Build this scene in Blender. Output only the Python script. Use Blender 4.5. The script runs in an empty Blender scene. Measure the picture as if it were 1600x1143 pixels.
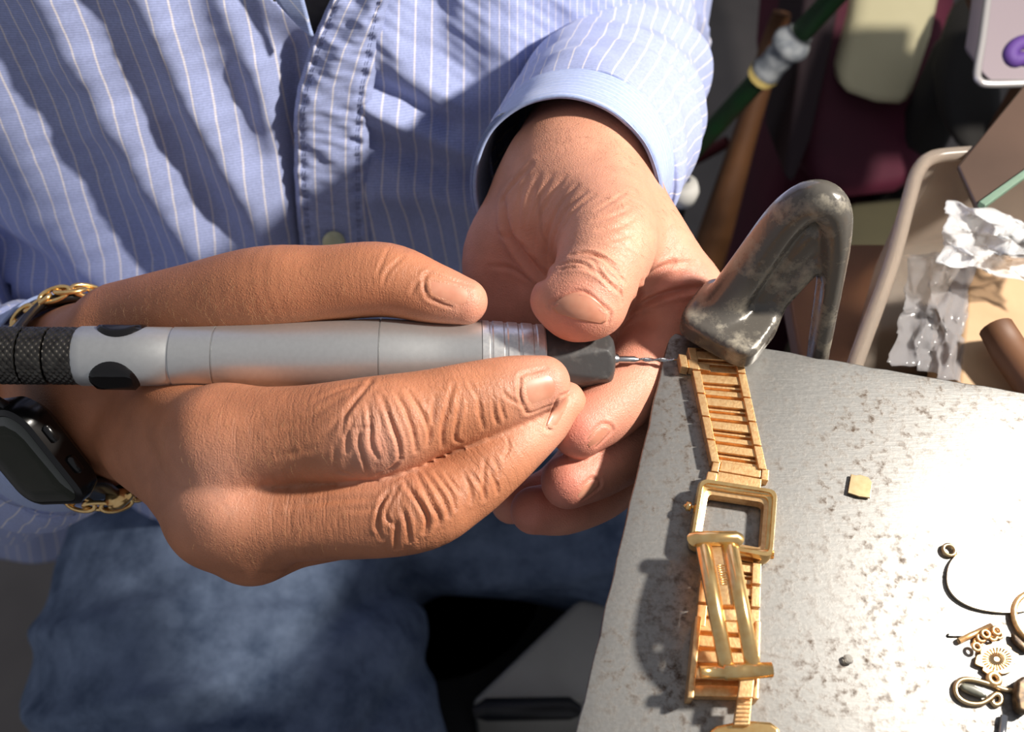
import bpy, bmesh, math, random
import numpy as np
from mathutils import Vector, Matrix
from mathutils.bvhtree import BVHTree

random.seed(7)
rng = np.random.default_rng(7)

# ------------------------------------------------------------------ camera
W, H, F = 1600.0, 1143.0, 1537.0          # photograph frame, focal length in pixels
PITCH = math.radians(57.0)
CAM = np.array([0.0, -0.1716, 0.264])
FWD = np.array([0.0, math.cos(PITCH), -math.sin(PITCH)])
UP = np.array([0.0, math.sin(PITCH), math.cos(PITCH)])
RIGHT = np.array([1.0, 0.0, 0.0])
SC = bpy.context.scene
COL = SC.collection
cam_data = bpy.data.cameras.new('camera')
cam_data.sensor_width = 36.0
cam_data.lens = 36.0 * F / W
cam_data.clip_start = 0.01
cam_data.dof.use_dof = True
cam_data.dof.focus_distance = 0.302
cam_data.dof.aperture_fstop = 14.0
cam = bpy.data.objects.new('camera', cam_data)
COL.objects.link(cam)
cam.location = CAM
cam.rotation_euler = (math.pi / 2 - PITCH, 0, 0)
SC.camera = cam

# ------------------------------------------------------------------ light
world = bpy.data.worlds.new('world')
SC.world = world
world.use_nodes = True
world.node_tree.nodes['Background'].inputs[0].default_value = (0.90, 0.92, 1.0, 1)
world.node_tree.nodes['Background'].inputs[1].default_value = 0.31
lamp_data = bpy.data.lights.new('work_lamp', 'SPOT')
lamp_data.energy = 25.0
lamp_data.color = (1.0, 0.93, 0.84)
lamp_data.shadow_soft_size = 0.02
lamp_data.spot_size = math.radians(150)
lamp_data.spot_blend = 0.3
lamp = bpy.data.objects.new('work_lamp', lamp_data)
COL.objects.link(lamp)
lamp.location = (0.42, 0.045, 0.345)
lamp.rotation_euler = (Vector((-0.06, 0.05, -0.05)) - Vector(lamp.location)).to_track_quat('-Z', 'Y').to_euler()
SC.view_settings.view_transform = 'Standard'
SC.view_settings.look = 'None'
SC.view_settings.gamma = 1.0
SC.view_settings.use_curve_mapping = False
SC.view_settings.exposure = 0.0

# ------------------------------------------------------------------ helpers
def C(px, py, d):
    """pixel and depth in mm -> camera space in mm"""
    return np.array([(px - 800.0) / F * d, -(py - 571.5) / F * d, -d])

def cam2world(v):
    v = np.asarray(v, float) / 1000.0
    return CAM + v[..., 0:1] * RIGHT + v[..., 1:2] * UP - v[..., 2:3] * FWD

def world2cam(w):
    q = np.asarray(w, float) - CAM
    return np.stack([q @ RIGHT, q @ UP, -(q @ FWD)], -1) * 1000.0

def P(px, py, d):
    return cam2world(C(px, py, d))

def ray(px, py):
    d = FWD + (px - 800.0) / F * RIGHT - (py - 571.5) / F * UP
    return d

def onz(px, py, z=0.0):
    """pixel -> world point on the horizontal plane z"""
    d = ray(px, py)
    t = (z - CAM[2]) / d[2]
    return CAM + t * d

def tag(o, label=None, cat=None, group=None, kind=None):
    if label: o['label'] = label
    if cat: o['category'] = cat
    if group: o['group'] = group
    if kind: o['kind'] = kind
    return o

def empty(name, loc=(0, 0, 0), parent=None):
    o = bpy.data.objects.new(name, None)
    o.empty_display_size = 0.01
    COL.objects.link(o)
    o.location = loc
    if parent: o.parent = parent
    return o

def mesh_obj(name, verts, faces, mat=None, parent=None, smooth=True, attrs=None):
    me = bpy.data.meshes.new(name)
    verts = np.asarray(verts, np.float32)
    if isinstance(faces, np.ndarray) and faces.ndim == 2:
        n, k = faces.shape
        me.vertices.add(len(verts)); me.vertices.foreach_set('co', verts.ravel())
        me.loops.add(n * k); me.loops.foreach_set('vertex_index', faces.ravel().astype(np.int32))
        me.polygons.add(n)
        me.polygons.foreach_set('loop_start', (np.arange(n) * k).astype(np.int32))
        me.polygons.foreach_set('loop_total', np.full(n, k, np.int32))
        me.update(calc_edges=True)
    else:
        me.from_pydata([tuple(map(float, v)) for v in verts], [], [tuple(f) for f in faces])
        me.update()
    if attrs:
        for k, a in attrs.items():
            at = me.attributes.new(k, 'FLOAT', 'POINT')
            at.data.foreach_set('value', np.asarray(a, np.float32).ravel())
    me.validate()
    if smooth:
        me.polygons.foreach_set('use_smooth', np.ones(len(me.polygons), bool))
    if mat: me.materials.append(mat)
    o = bpy.data.objects.new(name, me)
    COL.objects.link(o)
    if parent is not None:
        o.parent = parent
        o.matrix_parent_inverse = Matrix.Translation(-parent_world_loc(parent))
    return o

def parent_world_loc(p):
    v = Vector((0, 0, 0))
    return p.location.copy() if p.type == 'EMPTY' else v

def bm_obj(name, bm, mat=None, parent=None, smooth=False, bevel=None, seg=2):
    me = bpy.data.meshes.new(name)
    bm.normal_update()
    bm.to_mesh(me); bm.free()
    if smooth:
        for p in me.polygons: p.use_smooth = True
    if mat: me.materials.append(mat)
    o = bpy.data.objects.new(name, me)
    COL.objects.link(o)
    if parent is not None:
        o.parent = parent
        o.matrix_parent_inverse = Matrix.Translation(-parent_world_loc(parent))
    if bevel:
        m = o.modifiers.new('bevel', 'BEVEL'); m.width = bevel; m.segments = seg
        m.limit_method = 'ANGLE'; m.angle_limit = math.radians(35)
        for p in me.polygons: p.use_smooth = True
        m.harden_normals = False
        o.modifiers.new('wn', 'WEIGHTED_NORMAL')
    return o

def frame_box(bm, o, ax, ay, az, x0, x1, y0, y1, z0, z1):
    """box in the frame (origin o, unit axes ax ay az)"""
    o = Vector(o); ax = Vector(ax); ay = Vector(ay); az = Vector(az)
    vs = [bm.verts.new(o + ax * x + ay * y + az * z) for x, y, z in
          ((x0, y0, z0), (x1, y0, z0), (x1, y1, z0), (x0, y1, z0), (x0, y0, z1), (x1, y0, z1), (x1, y1, z1), (x0, y1, z1))]
    for f in ((3, 2, 1, 0), (4, 5, 6, 7), (0, 1, 5, 4), (1, 2, 6, 5), (2, 3, 7, 6), (3, 0, 4, 7)):
        bm.faces.new([vs[i] for i in f])

def catmull(pts, n):
    """pts (k,m) -> smooth samples, n per segment"""
    p = np.asarray(pts, float)
    q = np.vstack([2 * p[0] - p[1], p, 2 * p[-1] - p[-2]])
    out = []
    for i in range(1, len(q) - 2):
        for t in np.linspace(0, 1, n, endpoint=False):
            a, b, c, d = q[i - 1], q[i], q[i + 1], q[i + 2]
            out.append(0.5 * (2 * b + (c - a) * t + (2 * a - 5 * b + 4 * c - d) * t ** 2 + (3 * b - a - 3 * c + d) * t ** 3))
    out.append(q[-2])
    return np.array(out)

def tube_mesh(path, rad, n=10, closed=False, caps=True, squash=None, upv=(0, 0, 1)):
    """verts, faces of a tube along a world path; rad scalar or list; squash (a,b) section scale"""
    p = np.asarray(path, float); m = len(p)
    rad = np.broadcast_to(np.asarray(rad, float), (m,))
    if closed: t = np.roll(p, -1, 0) - np.roll(p, 1, 0)
    else: t = np.gradient(p, axis=0)
    t /= np.linalg.norm(t, axis=1, keepdims=True) + 1e-12
    a = np.asarray(upv, float)
    e1 = np.zeros_like(p); prev = None
    for i in range(m):
        base = a if prev is None else prev
        v = base - t[i] * (base @ t[i])
        if np.linalg.norm(v) < 1e-6:
            v = np.cross(t[i], [1, 0.3, 0.1])
        prev = v / np.linalg.norm(v); e1[i] = prev
    e2 = np.cross(t, e1)
    sa, sb = squash if squash else (1, 1)
    th = np.linspace(0, 2 * np.pi, n, endpoint=False)
    V = (p[:, None] + rad[:, None, None] * (sa * np.cos(th)[None, :, None] * e1[:, None] + sb * np.sin(th)[None, :, None] * e2[:, None])).reshape(-1, 3)
    Fc = []
    rows = m if closed else m - 1
    for i in range(rows):
        j = (i + 1) % m
        for k in range(n):
            l = (k + 1) % n
            Fc.append((i * n + k, j * n + k, j * n + l, i * n + l)[::-1])
    if caps and not closed:
        Fc.append(tuple(range(n)))
        Fc.append(tuple(range((m - 1) * n, m * n))[::-1])
    return V, Fc

# ------------------------------------------------------------------ materials
def new_mat(name):
    m = bpy.data.materials.new(name); m.use_nodes = True
    return m, m.node_tree.nodes, m.node_tree.links, m.node_tree.nodes['Principled BSDF']

def srgb(r, g, b):
    f = lambda c: (c / 255 / 12.92) if c / 255 <= 0.04045 else ((c / 255 + 0.055) / 1.055) ** 2.4
    return (f(r), f(g), f(b), 1.0)

def simple_mat(name, col, rough=0.5, metal=0.0, noise=None, bump=None, col2=None, coord='Object', **kw):
    """noise=(scale, lo, hi) mixes col and col2; bump=(scale, strength, distance)"""
    m, n, l, b = new_mat(name)
    b.inputs['Base Color'].default_value = col
    b.inputs['Roughness'].default_value = rough
    b.inputs['Metallic'].default_value = metal
    for k, v in kw.items():
        b.inputs[k.replace('_', ' ')].default_value = v
    tc = n.new('ShaderNodeTexCoord')
    if noise:
        t = n.new('ShaderNodeTexNoise'); t.inputs['Scale'].default_value = noise[0]; t.inputs['Detail'].default_value = 6
        l.new(tc.outputs[coord], t.inputs['Vector'])
        r = n.new('ShaderNodeValToRGB'); r.color_ramp.elements[0].position = noise[1]; r.color_ramp.elements[1].position = noise[2]
        r.color_ramp.elements[0].color = col; r.color_ramp.elements[1].color = col2 or col
        l.new(t.outputs['Fac'], r.inputs['Fac']); l.new(r.outputs['Color'], b.inputs['Base Color'])
    if bump:
        t = n.new('ShaderNodeTexNoise'); t.inputs['Scale'].default_value = bump[0]; t.inputs['Detail'].default_value = 5
        l.new(tc.outputs[coord], t.inputs['Vector'])
        bp = n.new('ShaderNodeBump'); bp.inputs['Strength'].default_value = bump[1]; bp.inputs['Distance'].default_value = bump[2]
        l.new(t.outputs['Fac'], bp.inputs['Height']); l.new(bp.outputs['Normal'], b.inputs['Normal'])
    return m

# ------------------------------------------------------------------ implicit surfaces
class Chain:
    """a tapered limb: smooth tube through (px, py, depth, radius mm) points; optional flattening (dir, factor)"""
    def __init__(self, pts, k=3.0, sub=6, flat=None, cam_pts=False):
        q = []
        for p in pts:
            q.append(np.append(np.asarray(p[:3], float) if cam_pts else C(*p[:3]), p[3]))
        s = catmull(np.array(q), sub) if len(q) > 2 else np.array(q)
        self.flat = None
        self.s = s; self.k = k
        if flat is not None:
            n = np.asarray(flat[0], float); n /= np.linalg.norm(n)
            self.flat = (n, flat[1])
            self.s = s.copy(); self.s[:, :3] = self._tf(s[:, :3])
    def _tf(self, p):
        n, f = self.flat
        return p + (1.0 / f - 1.0) * (p @ n)[..., None] * n
    def __call__(self, p):
        if self.flat is not None: p = self._tf(p)
        if not hasattr(self, 'bb'):
            m = self.s[:, 3].max() + 14.0
            self.bb = ((self.s[:, :3].min(0) - m).astype(np.float32), (self.s[:, :3].max(0) + m).astype(np.float32))
        o = np.maximum(np.maximum(self.bb[0] - p, p - self.bb[1]), 0).max(1)
        out = o + 14.0
        near = o <= 0
        if near.any(): out[near] = self.core(p[near])
        return out
    def core(self, p):
        d = np.full(len(p), 1e3, np.float32)
        for i in range(len(self.s) - 1):
            a, b = self.s[i], self.s[i + 1]
            ba = (b[:3] - a[:3]).astype(np.float32)
            pa = p - a[:3].astype(np.float32)
            h = np.clip((pa @ ba) / float(ba @ ba + 1e-9), 0, 1)
            q = pa - h[:, None] * ba
            np.minimum(d, np.sqrt(np.einsum('ij,ij->i', q, q)) - (a[3] + (b[3] - a[3]) * h), out=d)
        if self.flat is not None and self.flat[1] < 1: d = d * (0.5 + 0.5 * self.flat[1])
        return d

class Blob:
    """ellipsoid at (px,py,d) with radii along three camera-space axes"""
    def __init__(self, c, r, axes=None, k=3.0, cam_pts=False):
        self.c = (np.asarray(c, float) if cam_pts else C(*c)).astype(np.float32); self.r = np.asarray(r, np.float32); self.k = k
        self.A = np.eye(3, dtype=np.float32) if axes is None else np.asarray(axes, np.float32)
    def __call__(self, p):
        q = (p - self.c) @ self.A.T
        k0 = np.linalg.norm(q / self.r, axis=1); k1 = np.linalg.norm(q / (self.r * self.r), axis=1)
        return k0 * (k0 - 1.0) / (k1 + 1e-9)

def smin(a, b, k):
    h = np.maximum(k - np.abs(a - b), 0) / k
    return np.minimum(a, b) - h * h * k * 0.25

def union_eval(prims, p):
    d = None
    for q in prims:
        e = q(p)
        d = e if d is None else smin(d, e, q.k)
    return d

def surface_net(fn, lo, hi, h, cf=5):
    """naive surface nets on a narrow band; fn(points)->distance. returns verts, quads"""
    lo = np.asarray(lo, float); hi = np.asarray(hi, float)
    nb = np.ceil((hi - lo) / (h * cf)).astype(int)
    idx = np.stack(np.meshgrid(*[np.arange(n) for n in nb], indexing='ij'), -1).reshape(-1, 3)
    cen = (lo + (idx * cf + (cf - 1) / 2.0) * h).astype(np.float32)
    dc = np.concatenate([fn(c) for c in np.array_split(cen, max(1, len(cen) // 400000))])
    V = np.repeat(np.repeat(np.repeat(np.where(dc.reshape(nb) < 0, -9.0, 9.0).astype(np.float32), cf, 0), cf, 1), cf, 2)
    act = np.nonzero(np.abs(dc) < h * cf * 1.35)[0]
    g = np.stack(np.meshgrid(*[np.arange(cf)] * 3, indexing='ij'), -1).reshape(-1, 3)
    for ch in np.array_split(act, max(1, len(act) // 4000)):
        gi = (idx[ch][:, None] * cf + g[None]).reshape(-1, 3)
        V[gi[:, 0], gi[:, 1], gi[:, 2]] = fn((lo + gi * h).astype(np.float32))
    S = V < 0
    s = [S[i:S.shape[0] - 1 + i, j:S.shape[1] - 1 + j, k:S.shape[2] - 1 + k] for i in (0, 1) for j in (0, 1) for k in (0, 1)]
    tot = sum(x.astype(np.uint8) for x in s)
    cells = np.argwhere((tot > 0) & (tot < 8))
    cid = np.full(tot.shape, -1, np.int32); cid[cells[:, 0], cells[:, 1], cells[:, 2]] = np.arange(len(cells))
    corner = lambda o: V[cells[:, 0] + o[0], cells[:, 1] + o[1], cells[:, 2] + o[2]]
    acc = np.zeros((len(cells), 3)); cnt = np.zeros(len(cells))
    for ax in range(3):
        o1, o2 = [a for a in range(3) if a != ax]
        for u in (0, 1):
            for w in (0, 1):
                a = [0, 0, 0]; a[o1] = u; a[o2] = w; b = list(a); b[ax] = 1
                va, vb = corner(a), corner(b)
                m = (va < 0) != (vb < 0)
                t = va / np.where(m, va - vb, 1)
                pt = np.tile(np.array(a, float), (len(cells), 1)); pt[:, ax] = t
                acc[m] += pt[m]; cnt[m] += 1
    verts = lo + (cells + acc / cnt[:, None]) * h
    quads = []
    for ax in range(3):
        o1, o2 = (ax + 1) % 3, (ax + 2) % 3
        sl0 = [slice(None)] * 3; sl1 = [slice(None)] * 3
        sl0[ax] = slice(0, -1); sl1[ax] = slice(1, None)
        e = np.argwhere(S[tuple(sl0)] != S[tuple(sl1)])
        e = e[(e[:, o1] > 0) & (e[:, o2] > 0) & (e[:, o1] < S.shape[o1] - 1) & (e[:, o2] < S.shape[o2] - 1)]
        inside = S[e[:, 0], e[:, 1], e[:, 2]]
        def cell(du, dv):
            c = e.copy(); c[:, o1] -= du; c[:, o2] -= dv
            return cid[c[:, 0], c[:, 1], c[:, 2]]
        q = np.stack([cell(1, 1), cell(0, 1), cell(0, 0), cell(1, 0)], 1)
        q[~inside] = q[~inside][:, ::-1]
        quads.append(q)
    quads = np.vstack(quads)
    quads = quads[(quads >= 0).all(1)]
    return verts, quads

def vertex_normals(v, q):
    n = np.zeros_like(v)
    fn = np.cross(v[q[:, 2]] - v[q[:, 0]], v[q[:, 3]] - v[q[:, 1]])
    for k in range(4):
        for c in range(3):
            n[:, c] += np.bincount(q[:, k], fn[:, c], len(v))
    return n / (np.linalg.norm(n, axis=1, keepdims=True) + 1e-12)

def bvh_of(v, q):
    return BVHTree.FromPolygons([tuple(x) for x in v], [tuple(int(i) for i in f) for f in q])

def hit(bvh, px, py):
    """camera-space mm point where the pixel's ray meets the mesh"""
    d = Vector(C(px, py, 1.0)).normalized()
    r = bvh.ray_cast(Vector((0, 0, 0)), d)
    return (np.array(r[0]), np.array(r[1])) if r[0] is not None else (None, None)

def smooth_noise(p, scale, seed=0, oct=3):
    """cheap smooth value noise on points, about -1..1"""
    r = np.random.default_rng(seed)
    out = np.zeros(len(p))
    amp = 1.0
    for o in range(oct):
        for _ in range(4):
            k = r.normal(size=3); k *= (2 ** o) / scale / np.linalg.norm(k) * r.uniform(0.7, 1.4) * 2 * np.pi
            out += amp * 0.4 * np.sin(p @ k + r.uniform(0, 6.28))
        amp *= 0.5
    return out

def subdivide(v, q):
    """one Catmull-Clark step on an all-quad mesh; v may carry extra columns"""
    nv, nf = len(v), len(q)
    fp = v[q].mean(1)
    e = np.sort(np.stack([q, np.roll(q, -1, 1)], -1).reshape(-1, 2), 1).astype(np.int64)
    key, inv, cnt = np.unique(e[:, 0] * nv + e[:, 1], return_inverse=True, return_counts=True)
    inv = inv.ravel()
    a, b = key // nv, key % nv
    mid = (v[a] + v[b]) / 2
    fi = np.repeat(np.arange(nf), 4)
    fs = np.stack([np.bincount(inv, fp[fi, c], len(key)) for c in range(v.shape[1])], 1)
    ep = np.where((cnt == 2)[:, None], (v[a] + v[b] + fs) / 4, mid)
    val = np.bincount(q.ravel(), minlength=nv).astype(float)
    fb = np.stack([np.bincount(q.ravel(), fp[fi, c], nv) for c in range(v.shape[1])], 1)
    eb = np.stack([np.bincount(a, mid[:, c], nv) + np.bincount(b, mid[:, c], nv) for c in range(v.shape[1])], 1)
    ne = (np.bincount(a, minlength=nv) + np.bincount(b, minlength=nv)).astype(float)
    n = np.maximum(val, 1)[:, None]
    vp = (fb / n + 2 * eb / np.maximum(ne, 1)[:, None] + (n - 3) * v) / n
    bad = np.zeros(nv, bool); bad[a[cnt != 2]] = True; bad[b[cnt != 2]] = True
    vp[bad] = v[bad]
    E = inv.reshape(nf, 4) + nv
    Fp = np.arange(nf) + nv + len(key)
    quads = np.concatenate([np.stack([q[:, k], E[:, k], Fp, E[:, k - 1]], 1) for k in range(4)])
    return np.vstack([vp, ep, fp]), quads
# ------------------------------------------------------------------ skin
def skin_material():
    m, n, l, b = new_mat('skin')
    tc = n.new('ShaderNodeTexCoord')
    at = n.new('ShaderNodeAttribute'); at.attribute_name = 'tint'
    wr = n.new('ShaderNodeAttribute'); wr.attribute_name = 'wrinkle'
    ax = n.new('ShaderNodeAttribute'); ax.attribute_name = 'axial'
    ramp = n.new('ShaderNodeValToRGB')
    e = ramp.color_ramp.elements
    e[0].position = 0.0; e[0].color = srgb(180, 112, 72)
    e[1].position = 1.0; e[1].color = srgb(214, 134, 114)
    x = ramp.color_ramp.elements.new(0.5); x.color = srgb(210, 150, 124)
    l.new(at.outputs['Fac'], ramp.inputs['Fac'])
    no = n.new('ShaderNodeTexNoise'); no.inputs['Scale'].default_value = 90; no.inputs['Detail'].default_value = 5
    l.new(tc.outputs['Object'], no.inputs['Vector'])
    mr = n.new('ShaderNodeMapRange'); mr.inputs[1].default_value = 0.3; mr.inputs[2].default_value = 0.7; mr.inputs[3].default_value = 0.86; mr.inputs[4].default_value = 1.10
    l.new(no.outputs['Fac'], mr.inputs[0])
    mx = n.new('ShaderNodeMix'); mx.data_type = 'RGBA'; mx.blend_type = 'MULTIPLY'; mx.inputs[0].default_value = 1.0
    l.new(ramp.outputs['Color'], mx.inputs[6]); l.new(mr.outputs[0], mx.inputs[7])
    l.new(mx.outputs[2], b.inputs['Base Color'])
    b.inputs['Roughness'].default_value = 0.5
    b.inputs['Specular IOR Level'].default_value = 0.45
    b.inputs['Subsurface Weight'].default_value = 0.12
    b.inputs['Subsurface Scale'].default_value = 0.002
    b.inputs['Subsurface Radius'].default_value = (1.0, 0.4, 0.2)
    # fine skin cells + transverse wrinkles
    vo = n.new('ShaderNodeTexVoronoi'); vo.inputs['Scale'].default_value = 1100; vo.feature = 'DISTANCE_TO_EDGE'
    nv = n.new('ShaderNodeTexNoise'); nv.inputs['Scale'].default_value = 500
    l.new(tc.outputs['Object'], nv.inputs['Vector'])
    av = n.new('ShaderNodeVectorMath'); av.operation = 'MULTIPLY_ADD'
    av.inputs[1].default_value = (0.002, 0.002, 0.002)
    l.new(nv.outputs['Color'], av.inputs[0]); l.new(tc.outputs['Object'], av.inputs[2])
    l.new(av.outputs[0], vo.inputs['Vector'])
    # wrinkle coordinate: fast along the bone axis, slow across
    sc = n.new('ShaderNodeVectorMath'); sc.operation = 'SCALE'; sc.inputs['Scale'].default_value = 130
    l.new(tc.outputs['Object'], sc.inputs[0])
    cx = n.new('ShaderNodeCombineXYZ')
    ml = n.new('ShaderNodeMath'); ml.operation = 'MULTIPLY'; ml.inputs[1].default_value = 0.95
    l.new(ax.outputs['Fac'], ml.inputs[0]); l.new(ml.outputs[0], cx.inputs[0])
    ad = n.new('ShaderNodeVectorMath'); ad.operation = 'ADD'
    l.new(sc.outputs[0], ad.inputs[0]); l.new(cx.outputs[0], ad.inputs[1])
    wn = n.new('ShaderNodeTexNoise'); wn.inputs['Scale'].default_value = 1.0; wn.inputs['Detail'].default_value = 4; wn.inputs['Roughness'].default_value = 0.6
    l.new(ad.outputs[0], wn.inputs['Vector'])
    ridg = n.new('ShaderNodeMapRange'); ridg.inputs[1].default_value = 0.3; ridg.inputs[2].default_value = 0.55
    l.new(wn.outputs['Fac'], ridg.inputs[0])
    wm = n.new('ShaderNodeMath'); wm.operation = 'MULTIPLY'
    l.new(ridg.outputs[0], wm.inputs[0]); l.new(wr.outputs['Fac'], wm.inputs[1])
    vm = n.new('ShaderNodeMath'); vm.operation = 'MULTIPLY'; vm.inputs[1].default_value = 0.55
    l.new(vo.outputs['Distance'], vm.inputs[0])
    sm = n.new('ShaderNodeMath'); sm.operation = 'ADD'
    l.new(vm.outputs[0], sm.inputs[0]); l.new(wm.outputs[0], sm.inputs[1])
    bp = n.new('ShaderNodeBump'); bp.inputs['Strength'].default_value = 0.55; bp.inputs['Distance'].default_value = 0.0006
    l.new(sm.outputs[0], bp.inputs['Height']); l.new(bp.outputs['Normal'], b.inputs['Normal'])
    return m

M_SKIN = skin_material()
M_NAIL = simple_mat('fingernail', srgb(196, 132, 106), 0.38, col2=srgb(208, 150, 124), noise=(160, 0.35, 0.65), Subsurface_Weight=0.1, Subsurface_Scale=0.001)

VOX = 1.15
R_FORE = np.array([-0.60, -0.12, -0.79])            # direction of the right forearm, camera space
R_LONG = np.array([0.19, -0.98, 0.0])               # wide axis of the right wrist
R_DORS = np.cross(R_LONG, R_FORE); R_DORS *= np.sign(R_DORS[2]); R_DORS /= np.linalg.norm(R_DORS)
R_WC = C(138, 620, 364)
def fore(t, r): return tuple(R_WC + R_FORE * t) + (r,)
right_palm = [
    Chain([fore(-22, 31), fore(0, 34), fore(60, 37), fore(140, 43), fore(215, 46)], 8, flat=(R_DORS, 0.74), cam_pts=True),
    Chain([(200, 600, 350, 16), (262, 642, 322, 15), (318, 680, 299, 14.5), (350, 688, 292, 15)], 5),
    Chain([(205, 640, 348, 17), (272, 718, 315, 14.5), (320, 776, 297, 14), (345, 798, 291, 15)], 5),
    Chain([(235, 690, 340, 15), (300, 735, 315, 13), (340, 784, 301, 12.5), (392, 840, 295, 12.3)], 5),
    Chain([(238, 622, 322, 4), (285, 662, 294, 4.2), (335, 692, 281, 4.0), (385, 690, 281, 3.5), (440, 684, 284, 2)], 8),
    Chain([(245, 690, 318, 4), (290, 745, 293, 4), (335, 800, 280, 4.0), (385, 806, 282, 3.5), (440, 806, 286, 2)], 8),
    Blob((402, 862, 296), (9, 8, 9), None, 5), Blob((318, 826, 305), (9, 9, 9), None, 5), Blob((338, 706, 283), (8, 9, 7), None, 6),
    Chain([(240, 690, 326, 15), (300, 740, 318, 13), (380, 830, 312, 11.5)], 6),
    Chain([(190, 555, 345, 18), (300, 560, 336, 15), (400, 575, 332, 13)], 8),
    Chain([(300, 680, 318, 18), (420, 720, 315, 16)], 8),
]
right_fingers = [
    [Chain([(195, 512, 338, 16), (300, 484, 322, 15), (410, 454, 311, 14.0), (510, 443, 307, 12), (600, 437, 305, 11.6), (670, 456, 304, 9.6), (725, 471, 304, 7.4)], 4)],
    [Chain([(350, 690, 290, 16.3), (470, 680, 285, 14.5), (585, 667, 281, 14.6), (670, 645, 285, 12.6), (745, 625, 289, 11.6), (800, 610, 292, 10.4), (848, 598, 294, 8.3)], 4)],
    [Chain([(345, 805, 292, 15), (480, 806, 288, 13), (640, 797, 284, 12.6), (715, 765, 288, 11.2), (775, 718, 293, 10.4), (832, 668, 300, 9.4), (878, 630, 306, 7.6)], 4)],
    [Chain([(385, 836, 300, 12.5), (520, 820, 305, 11), (610, 800, 308, 11), (680, 765, 314, 10), (740, 700, 322, 9), (760, 660, 328, 8)], 4)],
    [Chain([(380, 830, 314, 11.5), (500, 800, 325, 9.5), (560, 760, 335, 9), (590, 700, 340, 8)], 4)],
]
left_palm = [
    Chain([(960, 110, 470, 27), (932, 205, 405, 27), (902, 285, 350, 26.5)], 6),
    Chain([(905, 300, 347, 24.5), (945, 345, 343, 22.5), (985, 390, 338, 20), (1062, 462, 338, 14)], 8),
    Chain([(840, 330, 355, 18), (795, 400, 352, 16), (800, 470, 352, 15)], 7),
    Chain([(870, 350, 338, 19), (880, 440, 340, 15)], 8),
    Chain([(840, 480, 352, 15), (960, 510, 350, 15)], 8),
]
a15 = math.radians(-13)
AX_TH = [[math.cos(a15), math.sin(a15), 0], [-math.sin(a15), math.cos(a15), 0], [0, 0, 1]]
left_fingers = [
    [Chain([(902, 300, 344, 22), (935, 340, 326, 19), (948, 380, 312, 16), (932, 430, 303, 13.4), (913, 462, 299, 12.6), (900, 485, 298, 9)], 4),
     Blob((899, 480, 299), (14.0, 8.4, 11), AX_TH, 5)],
    [Chain([(1062, 462, 340, 14), (1045, 520, 336, 13), (1008, 575, 328, 12), (960, 630, 317, 11), (905, 671, 308, 9)], 4)],
    [Chain([(1040, 520, 352, 13), (1030, 600, 347, 12), (1000, 680, 335, 11), (945, 725, 322, 10), (888, 752, 313, 8.8)], 4)],
    [Chain([(1000, 560, 362, 12), (1000, 660, 354, 11), (960, 750, 342, 10), (890, 790, 330, 9.2), (835, 797, 324, 8)], 4)],
    [Chain([(950, 560, 367, 11), (930, 680, 362, 9.5), (870, 760, 352, 8.5), (800, 785, 344, 7.5)], 4)],
]

def hand_fn(palm, fingers, kf=7.0, ks=1.0):
    def f(p):
        dp = union_eval(palm, p)
        out = None
        for fg in fingers:
            d = smin(dp, union_eval(fg, p), kf)
            out = d if out is None else smin(out, d, ks)
        return out
    return f

def hand_bounds(palm, fingers, clip_lo=None):
    s = np.vstack([np.hstack([(c.s if c.flat is None else np.hstack([c.s[:, :3] + (c.flat[1] - 1) * (c.s[:, :3] @ c.flat[0])[:, None] * c.flat[0], c.s[:, 3:]])), ]) for c in palm + sum(fingers, []) if isinstance(c, Chain)])
    return (s[:, :3] - s[:, 3:]).min(0) - 3, (s[:, :3] + s[:, 3:]).max(0) + 3

def build_hand(palm, fingers, vox):
    lo, hi = hand_bounds(palm, fingers)
    v, q = surface_net(hand_fn(palm, fingers), lo, hi, vox)
    return v, q
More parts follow.
